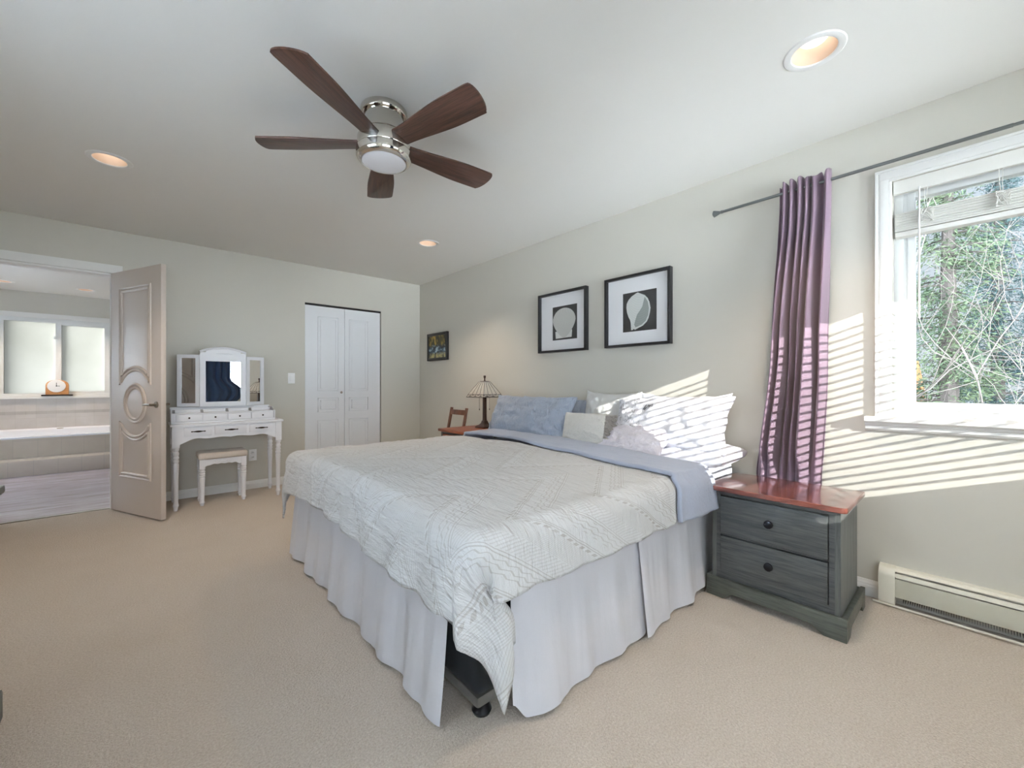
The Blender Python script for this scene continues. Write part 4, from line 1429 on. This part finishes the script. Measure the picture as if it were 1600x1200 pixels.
# comforter, mapped from its own flat cloth coordinates
RC = 0.085
CX0, CY0, CY1 = 0.662, 0.925, 2.975       # outer faces of the hanging cloth
def edge(d, flare=0.12):
    if d <= 0: return d, 0.0
    q = RC * PI / 2
    if d < q: return RC * math.sin(d / RC), -(RC - RC * math.cos(d / RC))
    e = d - q
    return RC + flare * e, -(RC + e)
def top_z(x, y):
    z = 0.648 + 0.022 * math.sin(PI * min(1, max(0, (y - CY0) / (CY1 - CY0)))) ** 0.7
    z += 0.012 * sstep(1.2, 2.6, y)
    z += 0.018 * fbm(x * 2.2, y * 2.2, 1.3, 3)
    z += 0.012 * (1 - sstep(0.7, 1.4, x))
    return z
def cloth_pos(s_, t_, off=0.0, wr=1.0):
    """s_: metres from the foot rounding line towards the head, t_: metres from the near rounding line across"""
    width = (CY1 - CY0) - 2 * RC
    ds = max(0.0, -s_)
    near = t_ < width / 2
    dt = max(0.0, -t_) if near else max(0.0, t_ - width)
    sgn = -1 if near else 1
    bx, by = CX0 + RC, (CY0 + RC if near else CY1 - RC)
    ix = bx + max(0.0, s_)
    iy = CY0 + RC + min(max(t_, 0.0), width)
    if ds > 0 and dt > 0:
        q = math.hypot(ds, dt)
        ph = math.atan2(dt, ds)
        k = 1 + (0.80 if near else 0.40) * max(0.0, math.sin(2 * ph)) ** (0.32 if near else 0.7)
        e0 = RC * PI / 2
        qq = q if q < e0 else e0 + (q - e0) * k
        o, dz = edge(qq, 0.02)
        drop = max(0.0, -dz - RC)
        fold = 0.10 * drop * math.cos(4 * (ph - PI / 4)) + 0.07 * drop * math.sin(11 * ph)
        o += fold * 0.6
        nx, ny = -math.cos(ph), sgn * math.sin(ph)
        if near:
            # the spare corner cloth folds back along the near side as a hanging pleat
            h = sstep(0.0, 0.20, drop)
            pd = math.degrees(ph)
            pl = math.sin(PI * max(0.0, min(1.0, (pd - 12) / 78)))
            ix += h * 0.128 * pl
            iy -= h * (0.030 if pd < 52 else 0.010) * sstep(8, 30, pd) * sstep(90, 75, pd)
    elif ds > 0:
        o, dz = edge(ds)
        nx, ny = -1.0, 0.0
    elif dt > 0:
        o, dz = edge(dt)
        nx, ny = 0.0, float(sgn)
    else:
        o, dz, nx, ny = 0.0, 0.0, 0.0, 0.0
    hang = sstep(0.02, 0.30, -dz)
    along = t_ if abs(nx) > abs(ny) else s_
    # vertical gathers on the hanging parts, soft crumple on the top
    g = 0.0
    if hang > 0:
        g = hang * wr * (0.011 * math.sin(along * 26 + 2.2 * fbm(along * 3, 2.0)) + 0.026 * fbm(along * 9, 0.4 + dz * 1.2, 3.0, 4))
    x = ix + nx * (o + g + off)
    y = iy + ny * (o + g + off)
    z = top_z(ix, iy) + dz + (off if o < RC * 0.5 else off * 0.3)
    c = (1 - hang) * wr
    z += c * (0.010 * fbm(s_ * 5.5 + 0.4 * t_, t_ * 3.0, 5.0, 4) + 0.007 * fbm(s_ * 22, t_ * 5.5, 2.0, 3))
    if hang > 0:
        z += 0.012 * hang * fbm(along * 7, 9.0, 0, 2)
    return (x, y, z)
WID = (CY1 - CY0) - 2 * RC
def cloth_sheet(name, m, s0f, s1f, t0, t1, off, parent=None, wr=1.0, step=0.011, wave=None, **kw):
    nt = int((t1 - t0) / step)
    ns = int((s1f(0) - s0f(0)) / step)
    mb = MB()
    def st(i, j):
        t_ = t0 + (t1 - t0) * j / (nt - 1)
        a, b = s0f(t_), s1f(t_)
        return a + (b - a) * i / (ns - 1), t_
    mb.grid(lambda i, j: cloth_pos(*st(i, j), off, wr), ns, nt, uvfn=lambda i, j: st(i, j))
    o = mb.build(name, m, parent, loc=None if parent else (1.6, 1.95, 0.62), smooth=180, recalc=False)
    md = o.modifiers.new('thickness', 'SOLIDIFY')
    md.thickness = kw.get('thick', 0.012)
    md.offset = -1.0
    return o
E0 = RC * PI / 2
com = cloth_sheet('comforter', M['quilt'], lambda t_: -(E0 + 0.150 + 0.012 * math.sin(t_ * 4)), lambda t_: 1.22, -(E0 + 0.112), WID + E0 + 0.12, 0.0)
tag(com, 'cream comforter with grey geometric print spread over the bed', 'comforter')
def fold_s0(t_):
    return 1.13 + 0.20 * sstep(0.0, 1.9, t_) + 0.012 * math.sin(t_ * 5) - 0.02 * sstep(0, -0.2, t_)
def fold_s1(t_):
    return 1.50 + 0.17 * sstep(0.2, 1.9, t_) + 0.015 * math.sin(t_ * 7)
ln = cloth_sheet('turned_down_lining', M['lining'], fold_s0, fold_s1, -(E0 + 0.118), WID + E0 + 0.08, 0.026, com, 0.9, thick=0.02)
ln['label'] = 'plain grey-blue lining turned down at the head end'

# pillows
def pillow(name, label, centre, wv, hv, W, H, Th, mat, seed, ear=0.06, wr=1.0, sag=0.0, parent=None, nn=44, cat='pillow', crumple=0.012, p=0.42):
    wv, hv = Vector(wv).normalized(), Vector(hv)
    hv = (hv - wv * hv.dot(wv)).normalized()
    nv = wv.cross(hv).normalized()
    if nv.x > 0: nv = -nv
    c = Vector(centre)
    mb = MB()
    def fn(sign):
        def g(i, j):
            u, v = -1 + 2 * i / (nn - 1), -1 + 2 * j / (nn - 1)
            u, v = math.sin(u * PI / 2 * 0.98) / math.sin(PI / 2 * 0.98), math.sin(v * PI / 2 * 0.98) / math.sin(PI / 2 * 0.98)
            pu = u * (1 - ear * (1 - v * v) * abs(u) ** 3)
            pv = v * (1 - ear * 1.5 * (1 - u * u) * abs(v) ** 3)
            th = Th / 2 * max(0.0, (1 - u * u) * (1 - v * v)) ** p
            e = max(0.0, (1 - u * u) * (1 - v * v)) ** 0.3
            th *= 1 + 0.25 * fbm(u * 1.6 + seed, v * 1.6, sign, 3) * wr
            cr = crumple * wr * (fbm(u * 5 + seed * 2, v * 3.2, sign + 3, 4) - 0.5 * abs(fbm(u * 7 + seed, v * 7, 6.0 + sign, 3)))
            q = c + wv * (pu * W / 2) + hv * (pv * H / 2) + nv * (sign * th + cr * e * 2.2)
            eb = (1 - e) * 0.02 * wr
            q += hv * (fbm(u * 3 + seed, v * 3, 9.0, 2) * eb) + nv * (fbm(u * 4, v * 4 + seed, 4.0, 2) * eb)
            q.z -= sag * abs(u) ** 2 * (0.4 + 0.6 * (v + 1) / 2)
            return q
        return g
    mb.grid(fn(1), nn, nn)
    mb.grid(fn(-1), nn, nn)
    o = mb.build(name, mat, parent, loc=tuple(c) if parent is None else None, smooth=180, weld=True)
    if parent is None: tag(o, label, cat, 'pillows on the bed')
    return o
Yn = (0, 1, 0)
pillow('pillow', 'large wrinkled blue-grey pillow leaning beside the shade lamp', (2.46, 2.55, 0.82), (0.04, 1, 0.0), (0.42, 0, 1), 1.0, 0.38, 0.20, M['bluepillow'], 1.1, crumple=0.036)
pillow('pillow', 'blue-grey pillow mostly hidden behind the large blue-grey one', (2.685, 2.42, 0.80), (0, 1, 0.01), (0.22, 0, 1), 0.92, 0.37, 0.13, M['bluepillow'], 3.3)
pillow('pillow', 'square light grey pillow leaning on the wall at the middle of the bed', (2.665, 1.86, 0.83), (0, 1, 0.01), (0.22, 0, 1), 0.50, 0.44, 0.13, M['greypillow'], 5.2, ear=0.08)
cush = pillow('cushion', 'small cream cushion in front of the blue-grey pillow', (2.36, 1.86, 0.775), (0.05, 1, -0.02), (0.22, 0, 1), 0.40, 0.235, 0.10, M['cream'], 7.7, ear=0.02, cat='cushion', wr=0.5, p=0.33)
# pleated plush side of the cushion
mb = MB()
for k in range(30):
    q = k / 29
    z = 0.685 + 0.19 * q
    xx = 2.345 + 0.045 * q
    for m_ in range(3):
        mb.tube([(xx - 0.03 + 0.03 * m_, 1.672, z), (xx - 0.025 + 0.03 * m_ + 0.01 * math.sin(k * 2.1), 1.640 - 0.012 * math.sin(k * 1.3 + m_), z + 0.005)], [0.010, 0.006], 6)
mb.build('plush_gusset', M['plush'], cush, label='grey plush pleated end')
pillow('pillow', 'white pillow with upright corners behind the printed pillow', (2.69, 1.32, 0.845), (0, 1, 0.0), (0.2, 0, 1), 0.66, 0.40, 0.12, M['sheet'], 9.4, ear=0.12, wr=1.3)
pillow('pillow', 'pale lavender pillow lying low in front of the printed pillow', (2.385, 1.50, 0.725), (0.05, 1, -0.03), (0.75, 0, 0.62), 0.52, 0.26, 0.13, M['lavpillow'], 11.6, crumple=0.018)
pillow('pillow', 'white sunlit pillow lying flat at the bed edge beside the nightstand', (2.585, 1.135, 0.670), (0.03, 1, 0), (1, 0, 0.05), 0.42, 0.36, 0.125, M['sheet'], 21.3, ear=0.02, wr=0.6, p=0.26)
n = N('printed_pillowcase')
v = n.coord((1, 1, 1))
sep = n.n('ShaderNodeSeparateXYZ')
n.l(v, sep.inputs[0])
mask = n.ramp(n.math('ADD', n.math('MULTIPLY', sep.outputs['Y'], 2.2), 0.5), [(0.66, (0, 0, 0)), (0.95, (1, 1, 1))])
w = n.n('ShaderNodeTexWave')
w.inputs['Scale'].default_value = 26
w.inputs['Distortion'].default_value = 9
w.inputs['Detail'].default_value = 2
n.l(n.coord((0.3, 1, 1), (0.3, 0, 0)), w.inputs[0])
ink = n.math('MULTIPLY', n.math('GREATER_THAN', w.outputs['Fac'], 0.88), mask)
ink2 = n.math('MULTIPLY', n.math('GREATER_THAN', n.noise(v, 70, 2), 0.66), mask)
col = n.mix(n.math('MULTIPLY', n.math('MAXIMUM', ink, ink2), 0.55), lin((220, 220, 226)), lin((128, 130, 138)))
b = n.bsdf(Base_Color=col, Roughness=0.88, Specular_IOR_Level=0.15)
n.bump(b, n.noise(v, 8, 5), 0.6, 0.02)
M['printcase'] = n.done(b)
pp = pillow('pillow', 'large white sunlit pillow with grey print and lettering nearest the nightstand', (2.53, 1.33, 0.845), (0.03, 1, -0.05), (0.45, 0, 1), 0.82, 0.40, 0.19, M['printcase'], 13.9, ear=0.10, wr=1.4, sag=0.02, crumple=0.02)
fc = bpy.data.curves.new('letters', 'FONT')
fc.body = 'Dwar'
fc.size = 0.05
fc.shear = 0.3
fo = bpy.data.objects.new('letters', fc)
COL.objects.link(fo)
dg = bpy.context.evaluated_depsgraph_get()
lm = bpy.data.meshes.new_from_object(fo.evaluated_get(dg))
bpy.data.objects.remove(fo)
hvp = Vector((0.48, 0, 0.877))
bas = Matrix(((0, hvp.x, -0.877, 0), (-1, 0, 0, 0), (0, hvp.z, 0.48, 0), (0, 0, 0, 1)))
lm.transform(Matrix.Translation(Vector((2.46, 1.48, 0.955)) - Vector((2.53, 1.33, 0.845))) @ bas)
lo = bpy.data.objects.new('printed_lettering', lm)
COL.objects.link(lo)
lm.materials.clear()
lm.materials.append(plain('grey_ink', (104, 106, 114), 0.8))
lo.parent = pp
ORG[lo.name] = ORG[pp.name]
sw = lo.modifiers.new('lie_on_cloth', 'SHRINKWRAP')
sw.target = pp
sw.offset = 0.0015
lo['label'] = 'grey handwritten lettering'

# ---------------------------------------------------------------- curtain on its rod
ct = tag(bpy.data.objects.new('curtain', None), '', 'curtain') if False else None
def curtain(name, label, m, fn, nu, nv, org):
    mb = MB()
    mb.grid(fn, nu, nv)
    o = mb.build(name, m, None, loc=org, smooth=180, recalc=False)
    md = o.modifiers.new('thickness', 'SOLIDIFY')
    md.thickness = 0.002
    tag(o, label, 'curtain')
    return o
nu, nv = 260, 90
ROD_Z, ROD_X = 2.19, 2.725
def cur_fn(i, j):
    u, q = i / (nu - 1), j / (nv - 1)
    z = 2.235 - q * (2.235 - 0.10)
    zt = 2.235 + 0.012 * math.sin(u * 37) + 0.022 * sstep(0.6, 0.0, u) * 0 
    if j < 3: z += (zt - 2.235) * (1 - j / 3)
    # edges in plan
    k = sstep(2.2, 1.2, z)
    k2 = sstep(1.3, 0.55, z)
    ya = 0.497 + 0.022 * k + 0.022 * k2
    yb = 0.742 + 0.052 * k + 0.075 * k2
    phase = u * 2 * PI * 6.5 + 0.9 * math.sin(u * 9 + 1) + 0.8 * (1 - q) * math.sin(u * 15)
    low = sstep(0.75, 0.58, z)
    amp = 0.024 + 0.030 * sstep(2.1, 1.5, z) + 0.016 * sstep(1.6, 0.9, z)
    amp *= 1 - 0.62 * low
    w = math.sin(phase) + 0.25 * math.sin(2 * phase + 1.3) * (1 - q)
    big = math.sin(u * 2 * PI * 2.1 + 0.6)
    w = w * (0.95 - 0.35 * sstep(1.6, 0.7, z)) + big * 0.75 * sstep(1.9, 0.8, z)
    x = ROD_X - 0.008 - 0.010 * sstep(2.1, 1.3, z) + 0.010 * low + amp * w + 0.006 * fbm(u * 5, q * 6, 2.0, 3)
    y = ya + (yb - ya) * u + 0.006 * math.cos(phase) + 0.006 * fbm(u * 4, q * 5, 7.0, 2)
    if abs(z - ROD_Z) < 0.05: x = x
    return (min(x, 2.797), y, z)
curtain('curtain', 'mauve purple curtain gathered at the left of the right-hand window', M['curtain'], cur_fn, nu, nv, (ROD_X, 0.66, 1.2))
rod = thing('curtain_rod', 'grey metal curtain rod across the right wall with flared end', 'curtain rod', (ROD_X, 0.1, ROD_Z))
mb = MB()
mb.tube([(ROD_X, 1.05, ROD_Z), (ROD_X, -0.115, ROD_Z)], 0.0085, 12)
mb.build('rod', M['pewter'], rod)
mb = MB()
mb.tube([(ROD_X, -0.11, ROD_Z), (ROD_X, -0.96, ROD_Z)], 0.0068, 12)
mb.build('inner_rod', M['pewter'], rod)
mb = MB()
mb.lathe([(0.0105, 0.0), (0.0105, 0.012), (0.008, 0.014), (0.009, 0.018), (0.015, 0.034), (0.021, 0.050), (0.022, 0.054), (0.014, 0.060), (0.004, 0.062)], (ROD_X, 1.05, ROD_Z), 'Y', 8)
mb.build('finial', M['pewter'], rod, smooth=20, label='flared faceted end cap')
for yk in (0.60, -0.90):
    mb = MB()
    mb.tube([(XR, yk, ROD_Z - 0.012), (ROD_X - 0.012, yk, ROD_Z - 0.012), (ROD_X - 0.013, yk, ROD_Z + 0.004)], 0.005, 8)
    mb.box(XR - 0.004, XR, yk - 0.012, yk + 0.012, ROD_Z - 0.045, ROD_Z + 0.02)
    mb.build('bracket', M['pewter'], rod)

# blue curtain at the rear window (the vanity mirror shows it)
def cur2(i, j):
    u, q = i / 119, j / 39
    z = 2.22 - q * (2.22 - 0.06)
    ph = u * 2 * PI * 5 + math.sin(u * 8)
    xr = 0.59 + 0.22 * sstep(1.22, 0.96, z) * sstep(0.55, 0.9, z)   # free edge flared low down to block sun from the nightstand drawers
    return (0.86 + xr * u, YR + 0.105 + 0.032 * math.sin(ph) + 0.008 * fbm(u * 6, q * 3), z)
curtain('curtain', 'blue curtain beside the rear window, seen in the vanity mirror', M['bluecurtain'], cur2, 120, 40, (1.09, YR + 0.105, 1.2))
rod = thing('curtain_rod', 'grey metal curtain rod above the rear window behind the camera', 'curtain rod', (1.75, YR + 0.105, 2.2))
mb = MB()
mb.tube([(0.75, YR + 0.105, 2.195), (2.70, YR + 0.105, 2.195)], 0.008, 12)
mb.build('rod', M['pewter'], rod)
for xk in (0.80, 2.66):
    mb = MB()
    mb.tube([(xk, YR, 2.183), (xk, YR + 0.105, 2.183)], 0.005, 8)
    mb.build('bracket', M['pewter'], rod)

# ---------------------------------------------------------------- baseboard heater
t = thing('baseboard_heater', 'cream metal baseboard heater along the wall below the right-hand window', 'heater', (XR, -0.3, 0))
HY1_, HY0_ = 0.315, -0.97
mb = MB()
prof = [(XR, 0.012), (XR - 0.062, 0.012), (XR - 0.066, 0.018), (XR - 0.066, 0.150), (XR - 0.062, 0.163), (XR - 0.046, 0.183), (XR - 0.036, 0.188), (XR, 0.190)]
mb.prism(prof, HY1_ - 0.062, HY1_, 'Y')
mb.build('end_cap', M['heater'], t, smooth=25, bevel=0.002)
mb = MB()
mb.box(XR - 0.006, XR, HY0_, HY1_ - 0.06, 0.02, 0.186)
mb.prism([(XR, 0.188), (XR - 0.036, 0.186), (XR - 0.048, 0.176), (XR - 0.048, 0.172), (XR - 0.034, 0.180), (XR, 0.183)], HY0_, HY1_ - 0.06, 'Y')
mb.build('back_panel', M['heater'], t, smooth=25)
mb = MB()
mb.prism([(XR - 0.054, 0.166), (XR - 0.050, 0.166), (XR - 0.058, 0.148), (XR - 0.062, 0.148)], HY0_, HY1_ - 0.062, 'Y')
mb.build('damper', M['heater'], t, smooth=0)
mb = MB()
mb.box(XR - 0.062, XR - 0.058, HY0_, HY1_ - 0.062, 0.052, 0.142)
mb.build('front_panel', M['heater2'], t, bevel=0.0015)
mb = MB()
for k in range(150):
    y = HY0_ + 0.01 + k * 0.008
    if y > HY1_ - 0.09: break
    mb.box(XR - 0.052, XR - 0.010, y, y + 0.001, 0.03, 0.12)
mb.tube([(XR - 0.03, HY0_, 0.075), (XR - 0.03, HY1_ - 0.06, 0.075)], 0.011, 10)
mb.build('heating_fins', M['fins'], t)
mb = MB()
pts = []
for k in range(30):
    y = HY1_ + 0.02 - k * (HY1_ + 0.02 - HY0_) / 29
    bow = 0.010 * sstep(0.3, -0.05, y)
    pts.append((XR - 0.066 - bow * 0.8, y, 0.009 + bow * 0.25))
mb.tube(pts, 0.0055, 8)
mb.build('bottom_strip', M['heater'], t, label='loose cream bottom strip')

# ---------------------------------------------------------------- bathroom beyond the doorway
# tub surround: two tiled steps and a deck with an oval-ended tub let in
t = thing('bathtub', 'white bathtub set in a tiled deck below the frosted window', 'bathtub', (-1.0, 8.4, 0))
def deck_front(x):
    return 7.77 - 0.03 * (x + 1.3)
mb = MB()
mb.box(BXL + 0.001, BXR - 0.001, 7.76, 7.80, 0.0, 0.425)
mb.build('deck_front', M['decktile'], t)
mb = MB()
mb.box(BXL + 0.001, BXR - 0.001, 7.50, 7.76, 0.0, 0.185)
mb.build('step', M['decktile'], t, bevel=0.004, label='beige tiled step')
# tub body with basin
tx0, tx1, ty0, ty1 = BXL + 0.03, BXR - 0.03, 7.765, 9.18
mb = MB()
N_, rings = 48, [(1.0, 0.40, 0), (1.0, 0.445, 0), (0.97, 0.452, 0), (0.90, 0.450, 1), (0.86, 0.43, 1), (0.80, 0.22, 1), (0.70, 0.10, 1), (0.0, 0.09, 1)]
cx, cy = (tx0 + tx1) / 2, (ty0 + ty1) / 2
ax, ay = (tx1 - tx0) / 2, (ty1 - ty0) / 2
vs_ = []
for (k, z, rd) in rings:
    for i in range(N_):
        a = 2 * PI * i / N_
        e = 0.18 if not rd else 0.5
        c, s_ = math.cos(a), math.sin(a)
        x = cx + ax * k * math.copysign(abs(c) ** e, c)
        y = cy + ay * k * math.copysign(abs(s_) ** e, s_)
        vs_.append((x, y, z))
mb.add(vs_, [(r_ * N_ + i, r_ * N_ + (i + 1) % N_, (r_ + 1) * N_ + (i + 1) % N_, (r_ + 1) * N_ + i) for r_ in range(len(rings) - 1) for i in range(N_)])
mb.build('tub_shell', M['tub'], t, smooth=40)
mb = MB()
mb.lathe([(0.035, 0), (0.035, 0.006), (0.02, 0.01)], (-0.93, 8.9, 0.449), 'Z', 20)
mb.build('overflow_cover', M['steel'], t)
# tiled wall band under the window, with a listello stripe
mb = MB()
mb.box(BXL, BXR, BYB - 0.012, BYB, 0.43, 0.655)
mb.box(BXL, BXR, BYB - 0.012, BYB, 0.70, 0.885)
struct(mb.build('trim_3', M['tile']))
mb = MB()
mb.box(BXL, BXR, BYB - 0.016, BYB, 0.655, 0.70)
struct(mb.build('trim_4', tile_mat('listello_tile', (188, 184, 182), (176, 172, 170), 0.1, 0.1)))
w3 = struct(bpy.data.objects.new('window_3', None))
COL.objects.link(w3)
w3.location = (-1.0, BYB, 1.5)
ORG[w3.name] = Vector((-1.0, BYB, 1.5))
xa, xb, za, zb = BW
mb = MB()
mb.box(xa - 0.07, xa + 0.02, BYB - 0.02, BYB, za, zb + 0.065)
mb.box(xb - 0.02, xb + 0.07, BYB - 0.02, BYB, za, zb + 0.065)
mb.box(xa + 0.02, xb - 0.02, BYB - 0.02, BYB, zb - 0.005, zb + 0.065)
mb.box(xa - 0.09, xb + 0.09, BYB - 0.05, BYB + 0.02, za - 0.035, za)
mb.build('window_casing', M['trim'], w3, bevel=0.003)
mb = MB()
Y0 = BYB + 0.04
for (a, b, c, d, yy) in ((xa, xb, za, za + 0.04, 0.0), (xa, xb, zb - 0.06, zb, 0.0), (xa, xa + 0.085, za + 0.04, zb - 0.06, 0), (xb - 0.085, xb, za + 0.04, zb - 0.06, 0), (-1.012, -0.952, za + 0.04, zb - 0.06, -0.01)):
    mb.box(a, b, Y0 + yy, Y0 + 0.06, c, d)
for (a, b, c, d) in ((-0.952, xb - 0.085, za + 0.04, za + 0.068), (-0.952, xb - 0.085, zb - 0.085, zb - 0.06)):
    mb.box(a, b, Y0, Y0 + 0.05, c, d)
for z in (1.12, 1.80):
    mb.box(-1.03, -1.0, Y0 - 0.02, Y0 - 0.005, z - 0.02, z + 0.02)
mb.build('window_frame', M['vinylframe'], w3, bevel=0.002)
mb = MB()
mb.box(xa + 0.085, -1.012, Y0 + 0.025, Y0 + 0.031, za + 0.04, zb - 0.06)
mb.box(-0.952, xb - 0.085, Y0 + 0.025, Y0 + 0.031, za + 0.068, zb - 0.085)
mb.build('window_pane', M['frost'], w3, label='frosted glass')

CKX, CKY, CKZ = -0.985, 9.155, 0.92
t = thing('mantel_clock', 'small honey-coloured wooden clock with round white dial on the bathroom window sill', 'clock', (CKX, CKY, CKZ))
mb = MB()
mb.box(CKX - 0.16, CKX + 0.16, CKY - 0.035, CKY + 0.04, CKZ, CKZ + 0.022)
mb.build('base', M['bronze'], t, bevel=0.006)
mb = MB()
pol = [(-0.118, 0.022), (0.118, 0.022), (0.118, 0.16)] + [(0.118 * math.cos(R(a)), 0.16 + 0.085 * math.sin(R(a))) for a in range(15, 180, 15)] + [(-0.118, 0.16)]
mb.prism([(CKX + a, CKZ + b) for a, b in pol], CKY - 0.022, CKY + 0.035, 'Y')
mb.build('case', M['oak'], t, bevel=0.004)
mb = MB()
mb.lathe([(0.094, 0), (0.094, -0.010), (0.086, -0.012)], (CKX - 0.006, CKY - 0.022, CKZ + 0.150), 'Y', 32)
dial = mb.build('dial', M['plate'], t, label='round white dial')
mb = MB()
mb.box(CKX - 0.009, CKX - 0.003, CKY - 0.0365, CKY - 0.0345, CKZ + 0.145, CKZ + 0.200)
mb.box(CKX - 0.008, CKX + 0.030, CKY - 0.0365, CKY - 0.0345, CKZ + 0.147, CKZ + 0.153)
mb.lathe([(0.008, 0), (0.008, -0.003)], (CKX - 0.006, CKY - 0.034, CKZ + 0.150), 'Y', 12)
mb.build('clock_hands', M['knob'], dial)

# ---------------------------------------------------------------- outside the window
GZ = -2.9
mb = MB()
mb.box(3.2, 60, -40, 40, GZ - 0.2, GZ)
struct(mb.build('ground', M['ground']))

def conifer(label, x, y, h, rad, seed, m):
    rnd = random.Random(seed)
    t = thing('conifer_tree', label, 'tree', (x, y, GZ), 'evergreen trees outside the window')
    mb = MB()
    mb.tube([(x, y, GZ), (x + 0.05, y, GZ + h * 0.5), (x, y, GZ + h)], [0.22, 0.14, 0.02], 8)
    mb.build('trunk', M['trunk'], t)
    mb = MB()
    br = MB()
    nb = int(h * 11)
    for k in range(nb):
        q = 0.06 + 0.92 * (k + rnd.random()) / nb
        L = rad * (1 - q) ** 0.75 * rnd.uniform(0.7, 1.1)
        a = rnd.uniform(0, 2 * PI)
        z = GZ + h * q
        d = Vector((math.cos(a), math.sin(a), 0))
        p0 = Vector((x, y, z))
        pe = p0 + d * L + Vector((0, 0, -0.28 * L + 0.1))
        br.tube([p0, p0 + d * L * 0.5 + Vector((0, 0, 0.02)), pe], [0.03, 0.02, 0.006], 4)
        ns = int(70 + 150 * L)
        for i in range(ns):
            f_ = rnd.random() ** 0.7
            c = p0.lerp(pe, f_) + Vector((rnd.gauss(0, 0.17), rnd.gauss(0, 0.17), rnd.gauss(-0.08, 0.14)))
            s1, s2 = rnd.uniform(0.035, 0.085), rnd.uniform(0.008, 0.018)
            v1 = (d * rnd.uniform(0.3, 1) + Vector((rnd.gauss(0, 0.5), rnd.gauss(0, 0.5), rnd.uniform(-0.9, 0.2)))).normalized()
            v2 = v1.orthogonal().normalized()
            v2 = (Matrix.Rotation(rnd.uniform(0, 2 * PI), 3, v1) @ v2)
            mb.add([c - v1 * s1, c + v2 * s2, c + v1 * s1, c - v2 * s2], [(0, 1, 2, 3)])
    br.build('branches', M['trunk'], t)
    o = mb.build('foliage', m, t, smooth=0, recalc=False)
conifer('yellowish evergreen seen through the middle of the window', 13.0, 0.35, 11.0, 1.5, 2, M['needle2'])
conifer('dense dark evergreen filling the right edge of the window', 17.5, -2.6, 12.5, 2.6, 3, M['needle'])
conifer('evergreen at the left edge of the window behind the house roof', 28.5, 2.9, 15.0, 2.3, 4, M['needle'])
conifer('slim evergreen far back between the yellowish one and the dense right-hand one', 22.6, -0.6, 14.0, 1.6, 8, M['needle'])
conifer('tall evergreen furthest back, showing through the gaps of the nearer trees', 29.0, -2.6, 16.0, 2.4, 9, M['needle'])

def bare(label, x, y, h, seed):
    rnd = random.Random(seed)
    t = thing('bare_tree', label, 'tree', (x, y, GZ))
    trunk, tw = MB(), MB()
    def grow(p, d, L, r, lev):
        pts = [p]
        n_ = 5
        for i in range(n_):
            d = (d + Vector((rnd.gauss(0, 0.17), rnd.gauss(0, 0.17), rnd.gauss(0.02, 0.12)))).normalized()
            pts.append(pts[-1] + d * L / n_)
        (trunk if lev == 0 else tw).tube(pts, [r * (1 - 0.55 * i / n_) for i in range(n_ + 1)], 5)
        if lev >= 4: return
        for i in range(rnd.choice((3, 4))):
            k = rnd.randint(2, n_)
            a = d.orthogonal().normalized()
            a = Matrix.Rotation(rnd.uniform(0, 2 * PI), 3, d) @ a
            nd = (d * rnd.uniform(0.4, 1.0) + a * rnd.uniform(0.5, 1.0)).normalized()
            grow(pts[k], nd, L * rnd.uniform(0.55, 0.85), r * 0.5, lev + 1)
    for s_ in range(4):
        grow(Vector((x + rnd.gauss(0, 0.1), y + rnd.gauss(0, 0.1), GZ)), Vector((rnd.gauss(0, 0.2), rnd.gauss(0, 0.25), 1)).normalized(), h * rnd.uniform(0.5, 0.62), 0.030, 0)
    trunk.build('stem', M['bark'], t)
    tw.build('twigs', M['bark'], t)
bare('pale leafless tree with crossing twigs close outside the window', 7.8, -0.35, 5.2, 11)

t = thing('house', 'neighbouring house with grey roof and cedar gable edge low in the window', 'house', (21, 4.0, GZ))
hx0, hx1, hy0, hy1, ez, rz = 14.6, 19.5, 0.98, 7.5, 0.35, 1.55
mb = MB()
mb.box(hx0 + 0.3, hx1, hy0 + 0.3, hy1, GZ, ez)
mb.build('wall', M['house'], t)
mb = MB()
xm = (hx0 + hx1) / 2
mb.prism([(hx0, ez - 0.12), (hx0 + 1.2, rz), (hx1, ez - 0.12), (hx1, ez), (hx0 + 1.2, rz + 0.14), (hx0, ez)], hy0 + 0.12, hy1, 'Y')
mb.build('roof', M['roof'], t, smooth=0)
mb = MB()
mb.prism([(hx0 - 0.02, ez - 0.75), (hx0 + 1.2, rz - 0.3), (hx1, ez - 0.35), (hx1, ez + 0.02), (hx0 + 1.2, rz + 0.18), (hx0 - 0.02, ez + 0.02)], hy0, hy0 + 0.12, 'Y')
mb.build('gable_board', M['fascia'], t, smooth=0)
